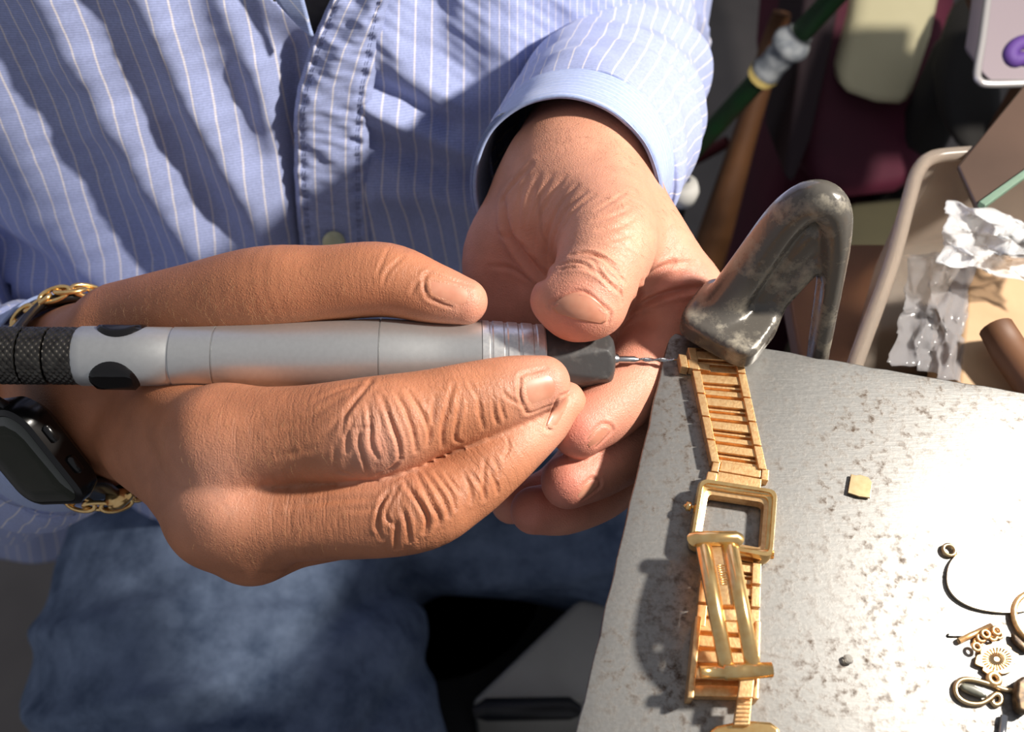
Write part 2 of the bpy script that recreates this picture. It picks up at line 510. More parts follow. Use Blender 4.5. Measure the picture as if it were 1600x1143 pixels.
# ---- creases: polylines in photograph pixels, laid onto the skin and pressed in as grooves: (points, depth mm, width mm)
def crop(x0, y0, s, pts): return [(x0 + x / s, y0 + y / s) for x, y in pts]
kA = lambda *p: crop(540, 560, 3.572, p)
kB = lambda *p: crop(420, 360, 2.04, p)
kC = lambda *p: crop(700, 170, 3.089, p)
right_creases = [
    (kA((40, 330), (10, 430), (5, 520)), .45, .55), (kA((75, 410), (75, 480), (110, 590), (130, 650)), .6, .5),
    (kA((125, 250), (140, 370), (145, 480), (180, 560)), .6, .55), (kA((200, 210), (260, 370), (295, 470), (305, 560)), .75, .6),
    (kA((280, 190), (340, 300), (380, 420), (395, 520)), .6, .6), (kA((350, 180), (430, 310), (465, 410), (460, 480)), .55, .6),
    (kA((140, 380), (90, 388), (40, 390)), .3, .5), (kA((305, 560), (260, 610), (180, 650)), .5, .6),
    (kA((600, 140), (560, 300), (540, 400), (540, 490)), .6, .6), (kA((500, 200), (490, 300), (470, 450)), .4, .6),
    (kA((640, 210), (625, 330), (610, 440), (640, 470)), .5, .6), (kA((740, 190), (750, 300), (770, 390)), .45, .6),
    (kA((820, 210), (830, 310), (850, 370)), .4, .55), (kA((870, 170), (910, 220), (980, 260)), .3, .5),
    (kA((860, 240), (890, 340)), .35, .5), (kA((690, 130), (730, 210)), .25, .5),
    (kA((300, 700), (230, 840), (235, 900), (280, 930)), .5, .55), (kA((320, 840), (345, 920), (360, 1020)), .75, .55),
    (kA((285, 910), (280, 1000), (285, 1060)), .65, .55), (kA((330, 690), (420, 820), (455, 900), (445, 970)), .8, .6),
    (kA((400, 640), (470, 790), (520, 880), (520, 920)), .6, .6), (kA((430, 620), (530, 760), (570, 840), (575, 880)), .55, .55),
    (kA((500, 630), (590, 760), (610, 840)), .45, .55), (kA((560, 640), (630, 740)), .35, .55), (kA((240, 740), (190, 830), (180, 950)), .45, .55),
    (kA((660, 640), (700, 740), (700, 800)), .45, .6), (kA((780, 560), (770, 680), (780, 780)), .45, .6), (kA((800, 620), (840, 700), (850, 750)), .5, .55),
    (kA((680, 620), (760, 720), (770, 790)), .35, .55), (kA((900, 440), (910, 500), (880, 560)), .35, .5), (kA((820, 540), (850, 600), (850, 660)), .3, .5),
    (kB((430, 80), (380, 130), (365, 170)), .3, .5), (kB((380, 60), (345, 140)), .25, .5), (kB((520, 125), (470, 170), (455, 200)), .3, .6),
    (kB((330, 470), (310, 500), (250, 580), (235, 650)), .45, .7), (kB((270, 540), (190, 640), (110, 690)), .35, .9), (kB((150, 540), (250, 500), (330, 485)), .3, .8),
    (kB((0, 640), (120, 600), (220, 540)), .3, .9), (kB((30, 720), (150, 690), (230, 640)), .3, .9), (kB((210, 690), (220, 760), (260, 780)), .35, .6),
    (kB((370, 850), (345, 930), (360, 980)), .35, .6), (kB((400, 820), (340, 880), (250, 890)), .3, .8), (kB((60, 880), (200, 860), (320, 850)), .3, .9),
]
left_creases = [
    (kC((540, 755), (620, 740), (700, 772), (745, 810)), .5, .55), (kC((590, 705), (700, 700), (790, 760), (855, 840)), .55, .6),
    (kC((545, 775), (640, 765), (720, 800), (790, 860), (840, 900)), .45, .5), (kC((700, 740), (760, 820), (830, 880)), .4, .5),
    (kC((850, 780), (830, 860), (840, 940)), .35, .5), (kC((640, 690), (760, 720), (840, 790)), .35, .5),
    (kC((560, 330), (480, 450), (430, 560), (420, 690), (450, 760)), .32, 1.0), (kC((440, 320), (395, 450), (375, 580), (390, 660)), .25, 1.0),
    (kC((620, 370), (530, 480), (480, 620), (480, 740)), .36, 0.9), (kC((660, 400), (570, 490), (520, 600), (505, 680)), .34, 0.9), (kC((500, 320), (440, 440), (405, 560), (400, 640)), .25, 0.9),
    (kC((380, 320), (345, 450), (345, 590)), .22, 1.0), (kC((700, 420), (620, 480), (560, 570)), .22, .9),
    (kC((265, 440), (280, 560), (330, 660), (420, 770), (465, 815)), 1.6, 1.6), (kC((265, 440), (310, 370), (400, 270)), .5, 1.0),
    (kC((950, 825), (1010, 775), (1090, 735)), .8, .8), (kC((870, 985), (960, 930), (1100, 880), (1280, 855)), 1.3, 1.0),
    (kC((1000, 800), (1100, 750), (1200, 740)), .4, .8), (kC((930, 840), (900, 930), (860, 1000)), .8, 1.0), (kC((820, 1060), (900, 1000), (990, 960)), .4, .7),
    (kC((240, 600), (330, 640), (400, 680)), .3, .8), (kC((200, 760), (300, 770), (400, 830)), .3, .8), (kC((700, 540), (790, 520), (880, 480)), .25, .6),
    (kC((720, 590), (820, 570), (900, 530)), .25, .6), (kC((700, 640), (800, 630), (900, 600)), .25, .6), (kC((720, 490), (800, 440), (860, 400)), .2, .6),
]

NAILS = [('r', [(667, 428), (669, 464), (718, 484), (759, 453)], (-3, 0), 'squared pale thumbnail'), ('r', [(813, 588), (824, 645), (881, 624), (866, 573)], (-4, 2), 'pink index fingernail'), ('r', [(872, 622), (851, 668), (868, 672), (896, 612)], (0, 0), 'pale middle fingernail half hidden under index finger'),
         ('l', [(862, 474), (951, 487), (946, 510), (864, 490)], (2, -24), 'broad worn thumbnail'), ('l', [(940, 662), (957, 672), (924, 705), (912, 690)], (3, -2), 'index fingernail seen edge on'), ('l', [(925, 747), (938, 759), (900, 788), (904, 765)], (3, -2), 'middle fingernail seen edge on')]

def nail_fold(quad, arc):
    a, b_, c_, d_ = [np.array(x, float) for x in quad]
    mid = (a + b_) / 2 + np.array(arc) * 1.0
    ca, cb_ = a * 0.93 + d_ * 0.07, b_ * 0.93 + c_ * 0.07
    q = lambda p, o, k: p + (p - o) * k
    cen = (a + b_ + c_ + d_) / 4
    return [tuple(q(p, cen, 0.06)) for p in (d_ * 0.75 + a * 0.25, (a + d_) / 2, ca, (a * 0.75 + mid * 0.5 + b_ * 0) / 1.25, mid, (b_ * 0.75 + mid * 0.5) / 1.25, cb_, (b_ + c_) / 2, c_ * 0.75 + b_ * 0.25)]
for h_, qd_, arc_, lb_ in NAILS:
    (right_creases if h_ == 'r' else left_creases).append((nail_fold(qd_, arc_), 0.38, 0.55))

def carve(v, q, creases, bvh):
    n = vertex_normals(v, q)
    off = np.zeros(len(v))
    for pts, dep, w in creases:
        s = catmull(np.array(pts), 14)
        h = [hit(bvh, *a)[0] for a in s]
        ok = [(i, a) for i, a in enumerate(h) if a is not None]
        if len(ok) < 3: continue
        P3 = np.array([a for _, a in ok])
        t = np.array([i for i, _ in ok]) / (len(s) - 1.0)
        fade = np.sin(np.pi * np.clip(t * 0.9 + 0.05, 0, 1)) ** 0.6
        m = np.nonzero(((v > P3.min(0) - 4 * w) & (v < P3.max(0) + 4 * w)).all(1))[0]
        if not len(m): continue
        best = np.full(len(m), 1e9); bf = np.zeros(len(m))
        for i in range(len(P3) - 1):
            a, ba = P3[i], P3[i + 1] - P3[i]
            hh = np.clip(((v[m] - a) @ ba) / (ba @ ba + 1e-9), 0, 1)
            d = np.linalg.norm(v[m] - a - hh[:, None] * ba, axis=1)
            c = d < best
            best[c] = d[c]; bf[c] = fade[i]
        o = 1.2 * bf * dep * (-np.exp(-(best / w) ** 2) + 0.45 * np.exp(-((best - 2.2 * w) / (1.2 * w)) ** 2))
        off[m] += o
    return v + n * off[:, None]

def bone_attrs(v, chains, zones):
    """axial coordinate in mm along the nearest chain and wrinkle weight around pixel zones (px,py,radius px,weight)"""
    ax = np.zeros(len(v)); best = np.full(len(v), 1e9)
    for c in chains:
        if not isinstance(c, Chain) or c.flat is not None: continue
        s = c.s; L = np.concatenate([[0], np.cumsum(np.linalg.norm(np.diff(s[:, :3], axis=0), axis=1))])
        for i in range(len(s) - 1):
            ba = s[i + 1, :3] - s[i, :3]; pa = v - s[i, :3]
            h = np.clip((pa @ ba) / (ba @ ba + 1e-9), 0, 1)
            d = np.linalg.norm(pa - h[:, None] * ba, axis=1) - s[i, 3]
            m = d < best
            best[m] = d[m]; ax[m] = (L[i] + h * (L[i + 1] - L[i]))[m]
    return ax, zone_weight(v, zones)

def zone_weight(v, zones):
    pix = np.stack([v[:, 0] / -v[:, 2] * F + 800, -v[:, 1] / -v[:, 2] * F + 571.5], 1)
    w = np.zeros(len(v))
    for px, py, r, a in zones:
        w = np.maximum(w, a * np.exp(-((pix[:, 0] - px) ** 2 + (pix[:, 1] - py) ** 2) / r ** 2))
    return w

def make_hand(palm, fingers, creases, wr_zones, tint0, tint_zones):
    v, q = build_hand(palm, fingers, VOX)
    bvh = bvh_of(v, q)
    ax, wr = bone_attrs(v, palm + [c for f in fingers for c in f if isinstance(c, Chain)], wr_zones)
    tint = tint0 + zone_weight(v, tint_zones)
    a, q = subdivide(np.column_stack([v, ax, wr, tint]), q)
    return carve(a[:, :3], q, creases, bvh), q, bvh, a[:, 3], a[:, 4], a[:, 5]
rv, rq, r_bvh, r_ax, r_wr, r_tint = make_hand(right_palm, right_fingers, right_creases,
    [(590, 670, 75, .9), (720, 640, 70, .9), (650, 800, 75, .9), (770, 730, 60, .7), (420, 700, 110, .45), (480, 820, 90, .6), (600, 420, 70, .3), (500, 640, 60, .5)],
    0.12, [(865, 600, 60, .6), (590, 700, 60, .45), (740, 480, 60, .5), (860, 660, 60, .4), (330, 760, 80, .35)])
lv, lq, l_bvh, l_ax, l_wr, l_tint = make_hand(left_palm, left_fingers, left_creases,
    [(935, 420, 45, .9), (990, 350, 80, .45), (850, 330, 60, .5), (1040, 420, 50, .4)],
    0.45, [(900, 490, 60, .5), (905, 670, 70, .55), (880, 760, 70, .55), (1060, 450, 60, .4), (780, 430, 110, .4), (830, 800, 60, .5), (1010, 540, 70, .3)])

# ---- nails: shells laid on the finger ends
def nail_mesh(bvh, quad, arc=(0, 0), bulge=0.22, n=15, lift=-0.02):
    """quad px: cuticle side a, cuticle side b, tip side b, tip side a"""
    a, b, c, d = [np.array(x, float) for x in quad]
    top, bot = [], []
    for i in range(n):
        for j in range(n):
            u, w = i / (n - 1.0) * 2 - 1, j / (n - 1.0) * 2 - 1      # u across, w cuticle->tip
            # squircle
            su = u * math.sqrt(max(0, 1 - 0.30 * w * w)); sw = w * math.sqrt(max(0, 1 - 0.36 * u * u))
            uu, ww = (su + 1) / 2, (sw + 1) / 2
            p = (a * (1 - uu) + b * uu) * (1 - ww) + (d * (1 - uu) + c * uu) * ww
            p = p + np.array(arc) * (1 - su * su) * (1 - ww)
            h, nn = hit(bvh, *p)
            if h is None:
                h = np.array(bvh.find_nearest(Vector(C(p[0], p[1], -top[-1][2] if top else 300.0)))[0]); nn = np.array([0, 0, 1.0])
            e = max(abs(u), abs(w)) ** 4
            top.append(h + nn * (bulge * (1 - e) + lift)); bot.append(h - nn * 0.8)
    V = np.array(top + bot); N = n * n
    # relax the sheet so that it is a smooth plate
    G = V[:N].reshape(n, n, 3)
    for _ in range(6):
        S = G.copy()
        S[1:-1, 1:-1] = (G[:-2, 1:-1] + G[2:, 1:-1] + G[1:-1, :-2] + G[1:-1, 2:]) / 4
        G = S
    V[:N] = G.reshape(-1, 3)
    Fc = []
    for i in range(n - 1):
        for j in range(n - 1):
            k = i * n + j
            Fc.append((k, k + n, k + n + 1, k + 1)); Fc.append((N + k, N + k + 1, N + k + n + 1, N + k + n))
    rim = [i * n for i in range(n)] + [(n - 1) * n + j for j in range(1, n)] + [i * n + n - 1 for i in range(n - 2, -1, -1)] + [j for j in range(n - 2, 0, -1)]
    for x, y in zip(rim, rim[1:] + rim[:1]): Fc.append((y, x, N + x, N + y))
    return V, Fc
# ------------------------------------------------------------------ bench plate
def steel_plate_material():
    m, n, l, b = new_mat('worn_steel')
    tc = n.new('ShaderNodeTexCoord')
    def noise(scale, det, lo, hi, vec=None):
        t = n.new('ShaderNodeTexNoise'); t.inputs['Scale'].default_value = scale; t.inputs['Detail'].default_value = det; t.inputs['Roughness'].default_value = 0.65
        l.new(vec or tc.outputs['Object'], t.inputs['Vector'])
        r = n.new('ShaderNodeMapRange'); r.inputs[1].default_value = lo; r.inputs[2].default_value = hi; l.new(t.outputs['Fac'], r.inputs[0])
        return r.outputs[0]
    big = noise(26, 6, 0.36, 0.62)
    spots = noise(330, 8, 0.47, 0.66)
    fine = noise(900, 3, 0.3, 0.7)
    mp = n.new('ShaderNodeMapping'); mp.inputs['Rotation'].default_value = (0, 0, 0.9); mp.inputs['Scale'].default_value = (120, 900, 120)
    l.new(tc.outputs['Object'], mp.inputs['Vector'])
    scr = noise(1.0, 3, 0.35, 0.65, mp.outputs[0])
    mul = n.new('ShaderNodeMath'); mul.operation = 'MULTIPLY'; l.new(big, mul.inputs[0]); l.new(spots, mul.inputs[1])
    mix = n.new('ShaderNodeMix'); mix.data_type = 'RGBA'; l.new(mul.outputs[0], mix.inputs[0])
    mix.inputs[6].default_value = srgb(148, 147, 144); mix.inputs[7].default_value = srgb(80, 68, 58)
    mix2 = n.new('ShaderNodeMix'); mix2.data_type = 'RGBA'; mix2.blend_type = 'MULTIPLY'; mix2.inputs[0].default_value = 0.5
    mr = n.new('ShaderNodeMapRange'); mr.inputs[3].default_value = 0.72; mr.inputs[4].default_value = 1.15; l.new(fine, mr.inputs[0])
    l.new(mix.outputs[2], mix2.inputs[6]); l.new(mr.outputs[0], mix2.inputs[7])
    l.new(mix2.outputs[2], b.inputs['Base Color'])
    b.inputs['Metallic'].default_value = 0.8
    rr = n.new('ShaderNodeMapRange'); rr.inputs[3].default_value = 0.40; rr.inputs[4].default_value = 0.66; l.new(mul.outputs[0], rr.inputs[0])
    l.new(rr.outputs[0], b.inputs['Roughness'])
    ad = n.new('ShaderNodeMath'); ad.operation = 'ADD'; l.new(scr, ad.inputs[0]); l.new(spots, ad.inputs[1])
    bp = n.new('ShaderNodeBump'); bp.inputs['Strength'].default_value = 0.12; bp.inputs['Distance'].default_value = 0.00012
    l.new(ad.outputs[0], bp.inputs['Height']); l.new(bp.outputs['Normal'], b.inputs['Normal'])
    return m
M_STEEL = steel_plate_material()
M_GOLD = simple_mat('rose_gold', srgb(246, 206, 150), 0.36, 0.85, noise=(900, 0.35, 0.65), col2=srgb(230, 182, 126), bump=(1500, 0.25, 0.0002))
M_GOLD_POL = simple_mat('polished_gold', srgb(252, 216, 150), 0.2, 0.92, noise=(400, 0.35, 0.65), col2=srgb(242, 196, 128))
M_GOLD_PALE = simple_mat('pale_gold', srgb(232, 205, 160), 0.3, 1.0, noise=(600, 0.3, 0.7), col2=srgb(220, 186, 140))
M_ALU = simple_mat('satin_aluminium', srgb(206, 207, 206), 0.42, 0.8, noise=(700, 0.3, 0.7), col2=srgb(200, 201, 200), bump=(2200, 0.12, 0.0001))
M_ALU_BRIGHT = simple_mat('turned_aluminium', srgb(232, 232, 230), 0.34, 0.75, noise=(900, 0.3, 0.7), col2=srgb(208, 209, 210))
M_BLACK_METAL = simple_mat('black_oxide_metal', srgb(44, 42, 40), 0.34, 0.85, noise=(300, 0.3, 0.7), col2=srgb(60, 58, 55))
M_KNURL = simple_mat('knurled_dark_metal', srgb(92, 89, 84), 0.32, 0.9, noise=(400, 0.35, 0.65), col2=srgb(66, 63, 60))
M_BLACK_GLOSS = simple_mat('black_gloss', srgb(16, 14, 15), 0.16)
M_NOSE = simple_mat('matt_black_nose', srgb(62, 61, 61), 0.48, 0.0, noise=(260, 0.55, 0.72), col2=srgb(84, 82, 80), bump=(900, 0.2, 0.0002))
M_STEEL_BRIGHT = simple_mat('bright_steel', srgb(190, 190, 192), 0.22, 1.0)

def prism(pts, z1, z0, name, mat, parent=None, bevel=None, bow=0.0):
    """flat piece from its outline in the photograph, top at height z1, bottom at z0 (metres)"""
    bm = bmesh.new()
    top = [bm.verts.new(onz(x, y, z1)) for x, y in pts]
    bot = [bm.verts.new((v.co.x, v.co.y, z0)) for v in top]
    f = bm.faces.new(top)
    bm.faces.new(bot[::-1])
    k = len(pts)
    for i in range(k): bm.faces.new((top[i], bot[i], bot[(i + 1) % k], top[(i + 1) % k]))
    bmesh.ops.recalc_face_normals(bm, faces=bm.faces)
    return bm_obj(name, bm, mat, parent, bevel=bevel)

c0 = onz(1047, 517); c1 = onz(900, 1143); c2 = onz(1600, 612)
eb = (c2 - c0) / np.linalg.norm(c2 - c0)
el = (c1 - c0) / np.linalg.norm(c1 - c0)
bm = bmesh.new()
PL, PB = 0.30, 0.26
NX, NY = 60, 66
grid = {}
for i in range(NX + 1):
    for j in range(NY + 1):
        p = c0 + eb * PB * i / NX + el * PL * j / NY
        edge = (i in (0, NX)) or (j in (0, NY))
        w = 0.0
        if i == 0: p = p + eb * 0.00035 * math.sin(j * 1.7) * random.random()
        if j == 0: p = p + el * 0.0006 * random.random()
        grid[i, j] = bm.verts.new((p[0], p[1], -0.0002 * random.random() * (1 if edge else 0)))
for i in range(NX):
    for j in range(NY):
        bm.faces.new((grid[i, j], grid[i, j + 1], grid[i + 1, j + 1], grid[i + 1, j]))
low = {}
rim = [(i, 0) for i in range(NX + 1)] + [(NX, j) for j in range(1, NY + 1)] + [(i, NY) for i in range(NX - 1, -1, -1)] + [(0, j) for j in range(NY - 1, 0, -1)]
lowv = []
for k in rim:
    co = grid[k].co
    lowv.append(bm.verts.new((co.x, co.y, -0.009)))
for a in range(len(rim)):
    b_ = (a + 1) % len(rim)
    bm.faces.new((grid[rim[a]], grid[rim[b_]], lowv[b_], lowv[a]))
bm.faces.new(lowv)
bmesh.ops.recalc_face_normals(bm, faces=bm.faces)
plate = bm_obj('steel_plate', bm, M_STEEL, bevel=0.0005)
tag(plate, 'worn grey steel bench plate under the gold watch', 'metal plate')

# ------------------------------------------------------------------ handpiece
PEN_A, PEN_B = C(0, 555, 298), C(1058, 562.0, 313.0)
def pen_t(px):
    """camera-space mm point of the pen axis at image column px"""
    a, b = 0.0, 1.0
    lo, hi = -0.3, 1.2
    for _ in range(40):
        m = (lo + hi) / 2; q = PEN_A + (PEN_B - PEN_A) * m
        if q[0] / -q[2] * F + 800 < px: lo = m
        else: hi = m
    return lo
PEN_DIR = (PEN_B - PEN_A) / np.linalg.norm(PEN_B - PEN_A)
pen_e1 = np.array([0, 0, 1.0]) - PEN_DIR * PEN_DIR[2]; pen_e1 /= np.linalg.norm(pen_e1)   # towards the camera
pen_e2 = np.cross(PEN_DIR, pen_e1)                                                          # sideways (downwards in the view when negative)
def pen_surf(px, th, rpx):
    """angle 0 faces the camera, positive towards the bottom of the photograph"""
    q = PEN_A + (PEN_B - PEN_A) * pen_t(px)
    r = rpx * -q[2] / F
    s = -1.0 if (pen_e2[1] > 0) else 1.0
    return q + r * (math.cos(th) * pen_e1 + s * math.sin(th) * pen_e2)
def pen_lathe(name, prof, mat, parent, n=64, rfun=None, caps=True, sub=1):
    """prof: (px, radius px); rfun(px, th, r)->r"""
    V, Fc = [], []
    for px, r in prof:
        for k in range(n):
            th = 2 * math.pi * k / n
            V.append(cam2world(pen_surf(px, th, rfun(px, th, r) if rfun else r)))
    m = len(prof)
    for i in range(m - 1):
        for k in range(n):
            l_ = (k + 1) % n
            Fc.append((i * n + k, (i + 1) * n + k, (i + 1) * n + l_, i * n + l_))
    if caps:
        Fc.append(tuple(range(n))[::-1]); Fc.append(tuple(range((m - 1) * n, m * n)))
    o = mesh_obj(name, V, Fc, mat, parent)
    bm = bmesh.new(); bm.from_mesh(o.data); bmesh.ops.recalc_face_normals(bm, faces=bm.faces); bm.to_mesh(o.data); bm.free()
    md = o.modifiers.new('es', 'EDGE_SPLIT'); md.split_angle = math.radians(32)
    return o
handpiece = empty('rotary_handpiece', P(400, 558, 302))
tag(handpiece, 'silver rotary engraving handpiece with black knurled grip and thin drill bit', 'power tool')
def knurl(px, th, r):
    u = px / 5.4; w = th * 22 / (2 * math.pi) * 2
    a = abs(((u + w) % 2) - 1); b_ = abs(((u - w) % 2) - 1)
    return r - 2.4 + 2.6 * min(1, (a * b_) ** 0.5 * 1.35)
for x0, x1 in ((-46, -3), (-1, 39.5), (41.5, 80), (82, 126)):
    prof = [(x0, 41.0)] + [(x, 45.2) for x in np.arange(x0 + 0.8, x1 - 0.5, 1.35)] + [(x1, 41.0)]
    pen_lathe('knurled_ring', prof, M_KNURL, handpiece, n=176, rfun=lambda px, th, r: knurl(px, th, r) if r > 43 else r)
pen_lathe('grip_core', [(-50, 39.5), (128, 39.5)], M_BLACK_METAL, handpiece)
pen_lathe('rear_sleeve', [(124, 40), (125, 44.5), (129, 46.6), (140, 47), (200, 46.6), (268, 46), (270, 44.8), (272, 44.8), (274, 46.4), (300, 46.8), (338, 48)], M_ALU, handpiece)
pen_lathe('main_barrel', [(338.5, 46.8), (340, 46.8), (341, 48.2), (380, 49.6), (420, 51.5), (460, 54.3), (500, 57), (540, 59.4), (570, 60.6), (594, 61.2)], M_ALU, handpiece)
pen_lathe('front_barrel', [(594.5, 60), (595.5, 60), (596.5, 61.2), (620, 60.6), (650, 58.6), (680, 56.4), (700, 56.2), (720, 57.4), (740, 59.2), (751, 60.2)], M_ALU, handpiece)
cuts = [(752, 60.2), (762, 59.8), (764, 57.6), (767, 57.6), (769, 59.4), (784, 58.6), (786, 56.4), (790, 56.4), (792, 58), (806, 57), (808, 55), (812, 55), (814, 56.6), (829, 55.6), (831, 53.6), (835, 53.6), (837, 55), (847, 54), (849.5, 52)]
pen_lathe('ridged_collar', cuts, M_ALU_BRIGHT, handpiece)
def nose(px, th, r):
    t = (px - 850) / 107.0
    if t < 0: return r
    flat = 52 - 15 * min(t, 0.9)
    a = (th + math.radians(18)) % (math.pi / 3) - math.pi / 6
    return min(r, flat / math.cos(a))
pen_lathe('black_nose', [(849.6, 50)] + [(x, 51.2 - (x - 851) * 0.075) for x in np.linspace(851, 944, 30)] + [(948, 40.5), (952, 37), (955.5, 33), (957, 28)], M_NOSE, handpiece, n=120, rfun=nose)
pen_lathe('collet', [(956, 15), (959, 10.5), (963, 9.5), (966, 8)], M_STEEL_BRIGHT, handpiece, n=28)
bit_o = pen_lathe('drill_shank', [(962, 5.6), (991, 5.6), (995, 3.6), (999, 2.4)], M_STEEL_BRIGHT, handpiece, n=24)
def twist(px, th, r): return r * (1.0 + 0.38 * math.cos(2 * th + (px - 997) * 0.24))
pen_lathe('drill_bit', [(x, 2.5) for x in np.arange(997, 1054, 1.6)] + [(1058, 0.6)], M_STEEL_BRIGHT, handpiece, n=18, rfun=twist)
for cen, px in ((math.radians(58), 187), (math.radians(-86), 192), (math.radians(182), 190)):
    V, Fc = [], []
    n_r, n_a = 7, 40
    for i in range(n_r + 1):
        for k in range(n_a):
            a = 2 * math.pi * k / n_a; rr = i / n_r
            dx = 40 * rr * math.cos(a); dth = 0.86 * rr * math.sin(a)
            # a flat facet standing slightly proud of the sleeve
            base = 46.8
            hgt = min(base + 6.0, (base + 2.6) / max(math.cos(dth), 0.75)) if rr < 0.999 else base - 1.5
            V.append(cam2world(pen_surf(px + dx, cen + dth, hgt)))
    for i in range(n_r):
        for k in range(n_a):
            l_ = (k + 1) % n_a
            if i == 0: Fc.append((k, n_a + k, n_a + l_)) if False else Fc.append((i * n_a + k, (i + 1) * n_a + k, (i + 1) * n_a + l_, i * n_a + l_))
            else: Fc.append((i * n_a + k, (i + 1) * n_a + k, (i + 1) * n_a + l_, i * n_a + l_))
    o = mesh_obj('oval_inlay', V, Fc, M_BLACK_GLOSS, handpiece)
    bm = bmesh.new(); bm.from_mesh(o.data); bmesh.ops.remove_doubles(bm, verts=bm.verts, dist=1e-6); bmesh.ops.recalc_face_normals(bm, faces=bm.faces); bm.to_mesh(o.data); bm.free()
    o['label'] = 'glossy black oval inlay'

# ------------------------------------------------------------------ C-clamp
class EllCyl:
    """upright elliptic puck: cam-space centre, axes rows (a, b, up), half sizes, rounding"""
    def __init__(self, c, axes, h, rnd, k=4, p=2.6):
        self.c = np.asarray(c); self.A = np.asarray(axes); self.h = h; self.rnd = rnd; self.k = k; self.p = p
    def __call__(self, pt):
        q = np.abs((pt - self.c) @ self.A.T)
        e = ((q[:, 0] / self.h[0]) ** self.p + (q[:, 1] / self.h[1]) ** self.p) ** (1 / self.p)
        d2 = (e - 1) * min(self.h[0], self.h[1]) + self.rnd; d3 = q[:, 2] - self.h[2] + self.rnd
        return (np.minimum(np.maximum(d2, d3), 0) + np.sqrt(np.maximum(d2, 0) ** 2 + np.maximum(d3, 0) ** 2) - self.rnd).astype(np.float32)
def wdir(v):
    v = np.asarray(v, float); v = v / np.linalg.norm(v)
    return np.array([v @ RIGHT, v @ UP, -(v @ FWD)])
qa, qb_, qc = onz(1048, 514, 0.006), onz(1166, 579, 0.006), onz(1226, 506, 0.006)
pad_c = (qa + qc) / 2; pad_c[2] = 0.0084
pad_a = qb_ - qa; pad_h1 = np.linalg.norm(pad_a) * 500; pad_a = pad_a / np.linalg.norm(pad_a)
pad_b = np.array([-pad_a[1], pad_a[0], 0]); pad_h2 = abs((qc - qb_) @ pad_b) * 500
pad_half = pad_h1
clamp_prims = [
    EllCyl(world2cam(pad_c), [wdir(pad_a), wdir(pad_b), wdir([0, 0, 1])], (pad_h1, pad_h2, 5.0), 2.2, 5, p=5.0),
    Chain([(1112, 498, 315, 6.8), (1140, 462, 311, 6.6), (1180, 406, 303, 6.3), (1222, 348, 293, 6.1), (1256, 318, 286, 6.0), (1284, 314, 283, 5.9), (1303, 334, 285, 5.2), (1308, 380, 291, 4.0), (1302, 440, 302, 3.2), (1290, 510, 315, 2.9), (1277, 580, 328, 3), (1265, 680, 346, 3.5)], 3.5),
    Chain([(1172, 520, 318, 6), (1196, 488, 315, 4.4), (1228, 452, 309, 3.9), (1262, 416, 303, 3.8), (1284, 392, 299, 3.6), (1298, 360, 293, 3.6)], 3),
    Chain([(1145, 500, 322, 8), (1195, 440, 312, 8), (1240, 385, 302, 7), (1280, 345, 293, 6)], 1.2, flat=(np.array([0.2, 0.3, 1.0]), 0.36)),
    Chain([(1290, 385, 298, 3.2), (1288, 430, 306, 2.4), (1272, 545, 326, 2.2), (1258, 680, 348, 2.6)], 1.5),
    Chain([(1298, 400, 300, 2.5), (1280, 545, 324, 2.0), (1262, 680, 347, 2.4)], 0.8),
    Chain([(1265, 680, 346, 4.5), (1240, 760, 366, 6), (1190, 770, 380, 7), (1130, 740, 384, 8)], 4),
]
s_all = np.vstack([c.s for c in clamp_prims if isinstance(c, Chain) and c.flat is None])
lo_, hi_ = (s_all[:, :3] - 14).min(0), (s_all[:, :3] + 14).max(0)
pc_ = world2cam(pad_c); lo_ = np.minimum(lo_, pc_ - pad_half - 3); hi_ = np.maximum(hi_, pc_ + pad_half + 3)
cv, cq = surface_net(lambda p: union_eval(clamp_prims, p), lo_, hi_, 0.9)
cv, cq = subdivide(cv, cq)
def cast_iron_material():
    m, n, l, b = new_mat('dusty_cast_iron')
    tc = n.new('ShaderNodeTexCoord')
    t = n.new('ShaderNodeTexNoise'); t.inputs['Scale'].default_value = 120; t.inputs['Detail'].default_value = 9; t.inputs['Roughness'].default_value = 0.7
    l.new(tc.outputs['Object'], t.inputs['Vector'])
    geo = n.new('ShaderNodeNewGeometry')
    r = n.new('ShaderNodeValToRGB'); r.color_ramp.elements[0].position = 0.50; r.color_ramp.elements[1].position = 0.74
    r.color_ramp.elements[0].color = srgb(96, 92, 86); r.color_ramp.elements[1].color = srgb(168, 160, 142)
    l.new(t.outputs['Fac'], r.inputs['Fac']); l.new(r.outputs['Color'], b.inputs['Base Color'])
    rr = n.new('ShaderNodeMapRange'); rr.inputs[1].default_value = 0.48; rr.inputs[2].default_value = 0.7; rr.inputs[3].default_value = 0.2; rr.inputs[4].default_value = 0.75
    l.new(t.outputs['Fac'], rr.inputs[0]); l.new(rr.outputs[0], b.inputs['Roughness'])
    b.inputs['Metallic'].default_value = 0.25
    t2 = n.new('ShaderNodeTexNoise'); t2.inputs['Scale'].default_value = 500; t2.inputs['Detail'].default_value = 4
    l.new(tc.outputs['Object'], t2.inputs['Vector'])
    bp = n.new('ShaderNodeBump'); bp.inputs['Strength'].default_value = 0.2; bp.inputs['Distance'].default_value = 0.0003
    l.new(t2.outputs['Fac'], bp.inputs['Height']); l.new(bp.outputs['Normal'], b.inputs['Normal'])
    return m
M_IRON = cast_iron_material()
clamp = empty('c_clamp', onz(1137, 540, 0))
tag(clamp, 'dusty grey cast iron clamp pressing the gold bracelet on the steel plate', 'clamp')
mesh_obj('clamp_frame', cam2world(cv), cq, M_IRON, clamp)
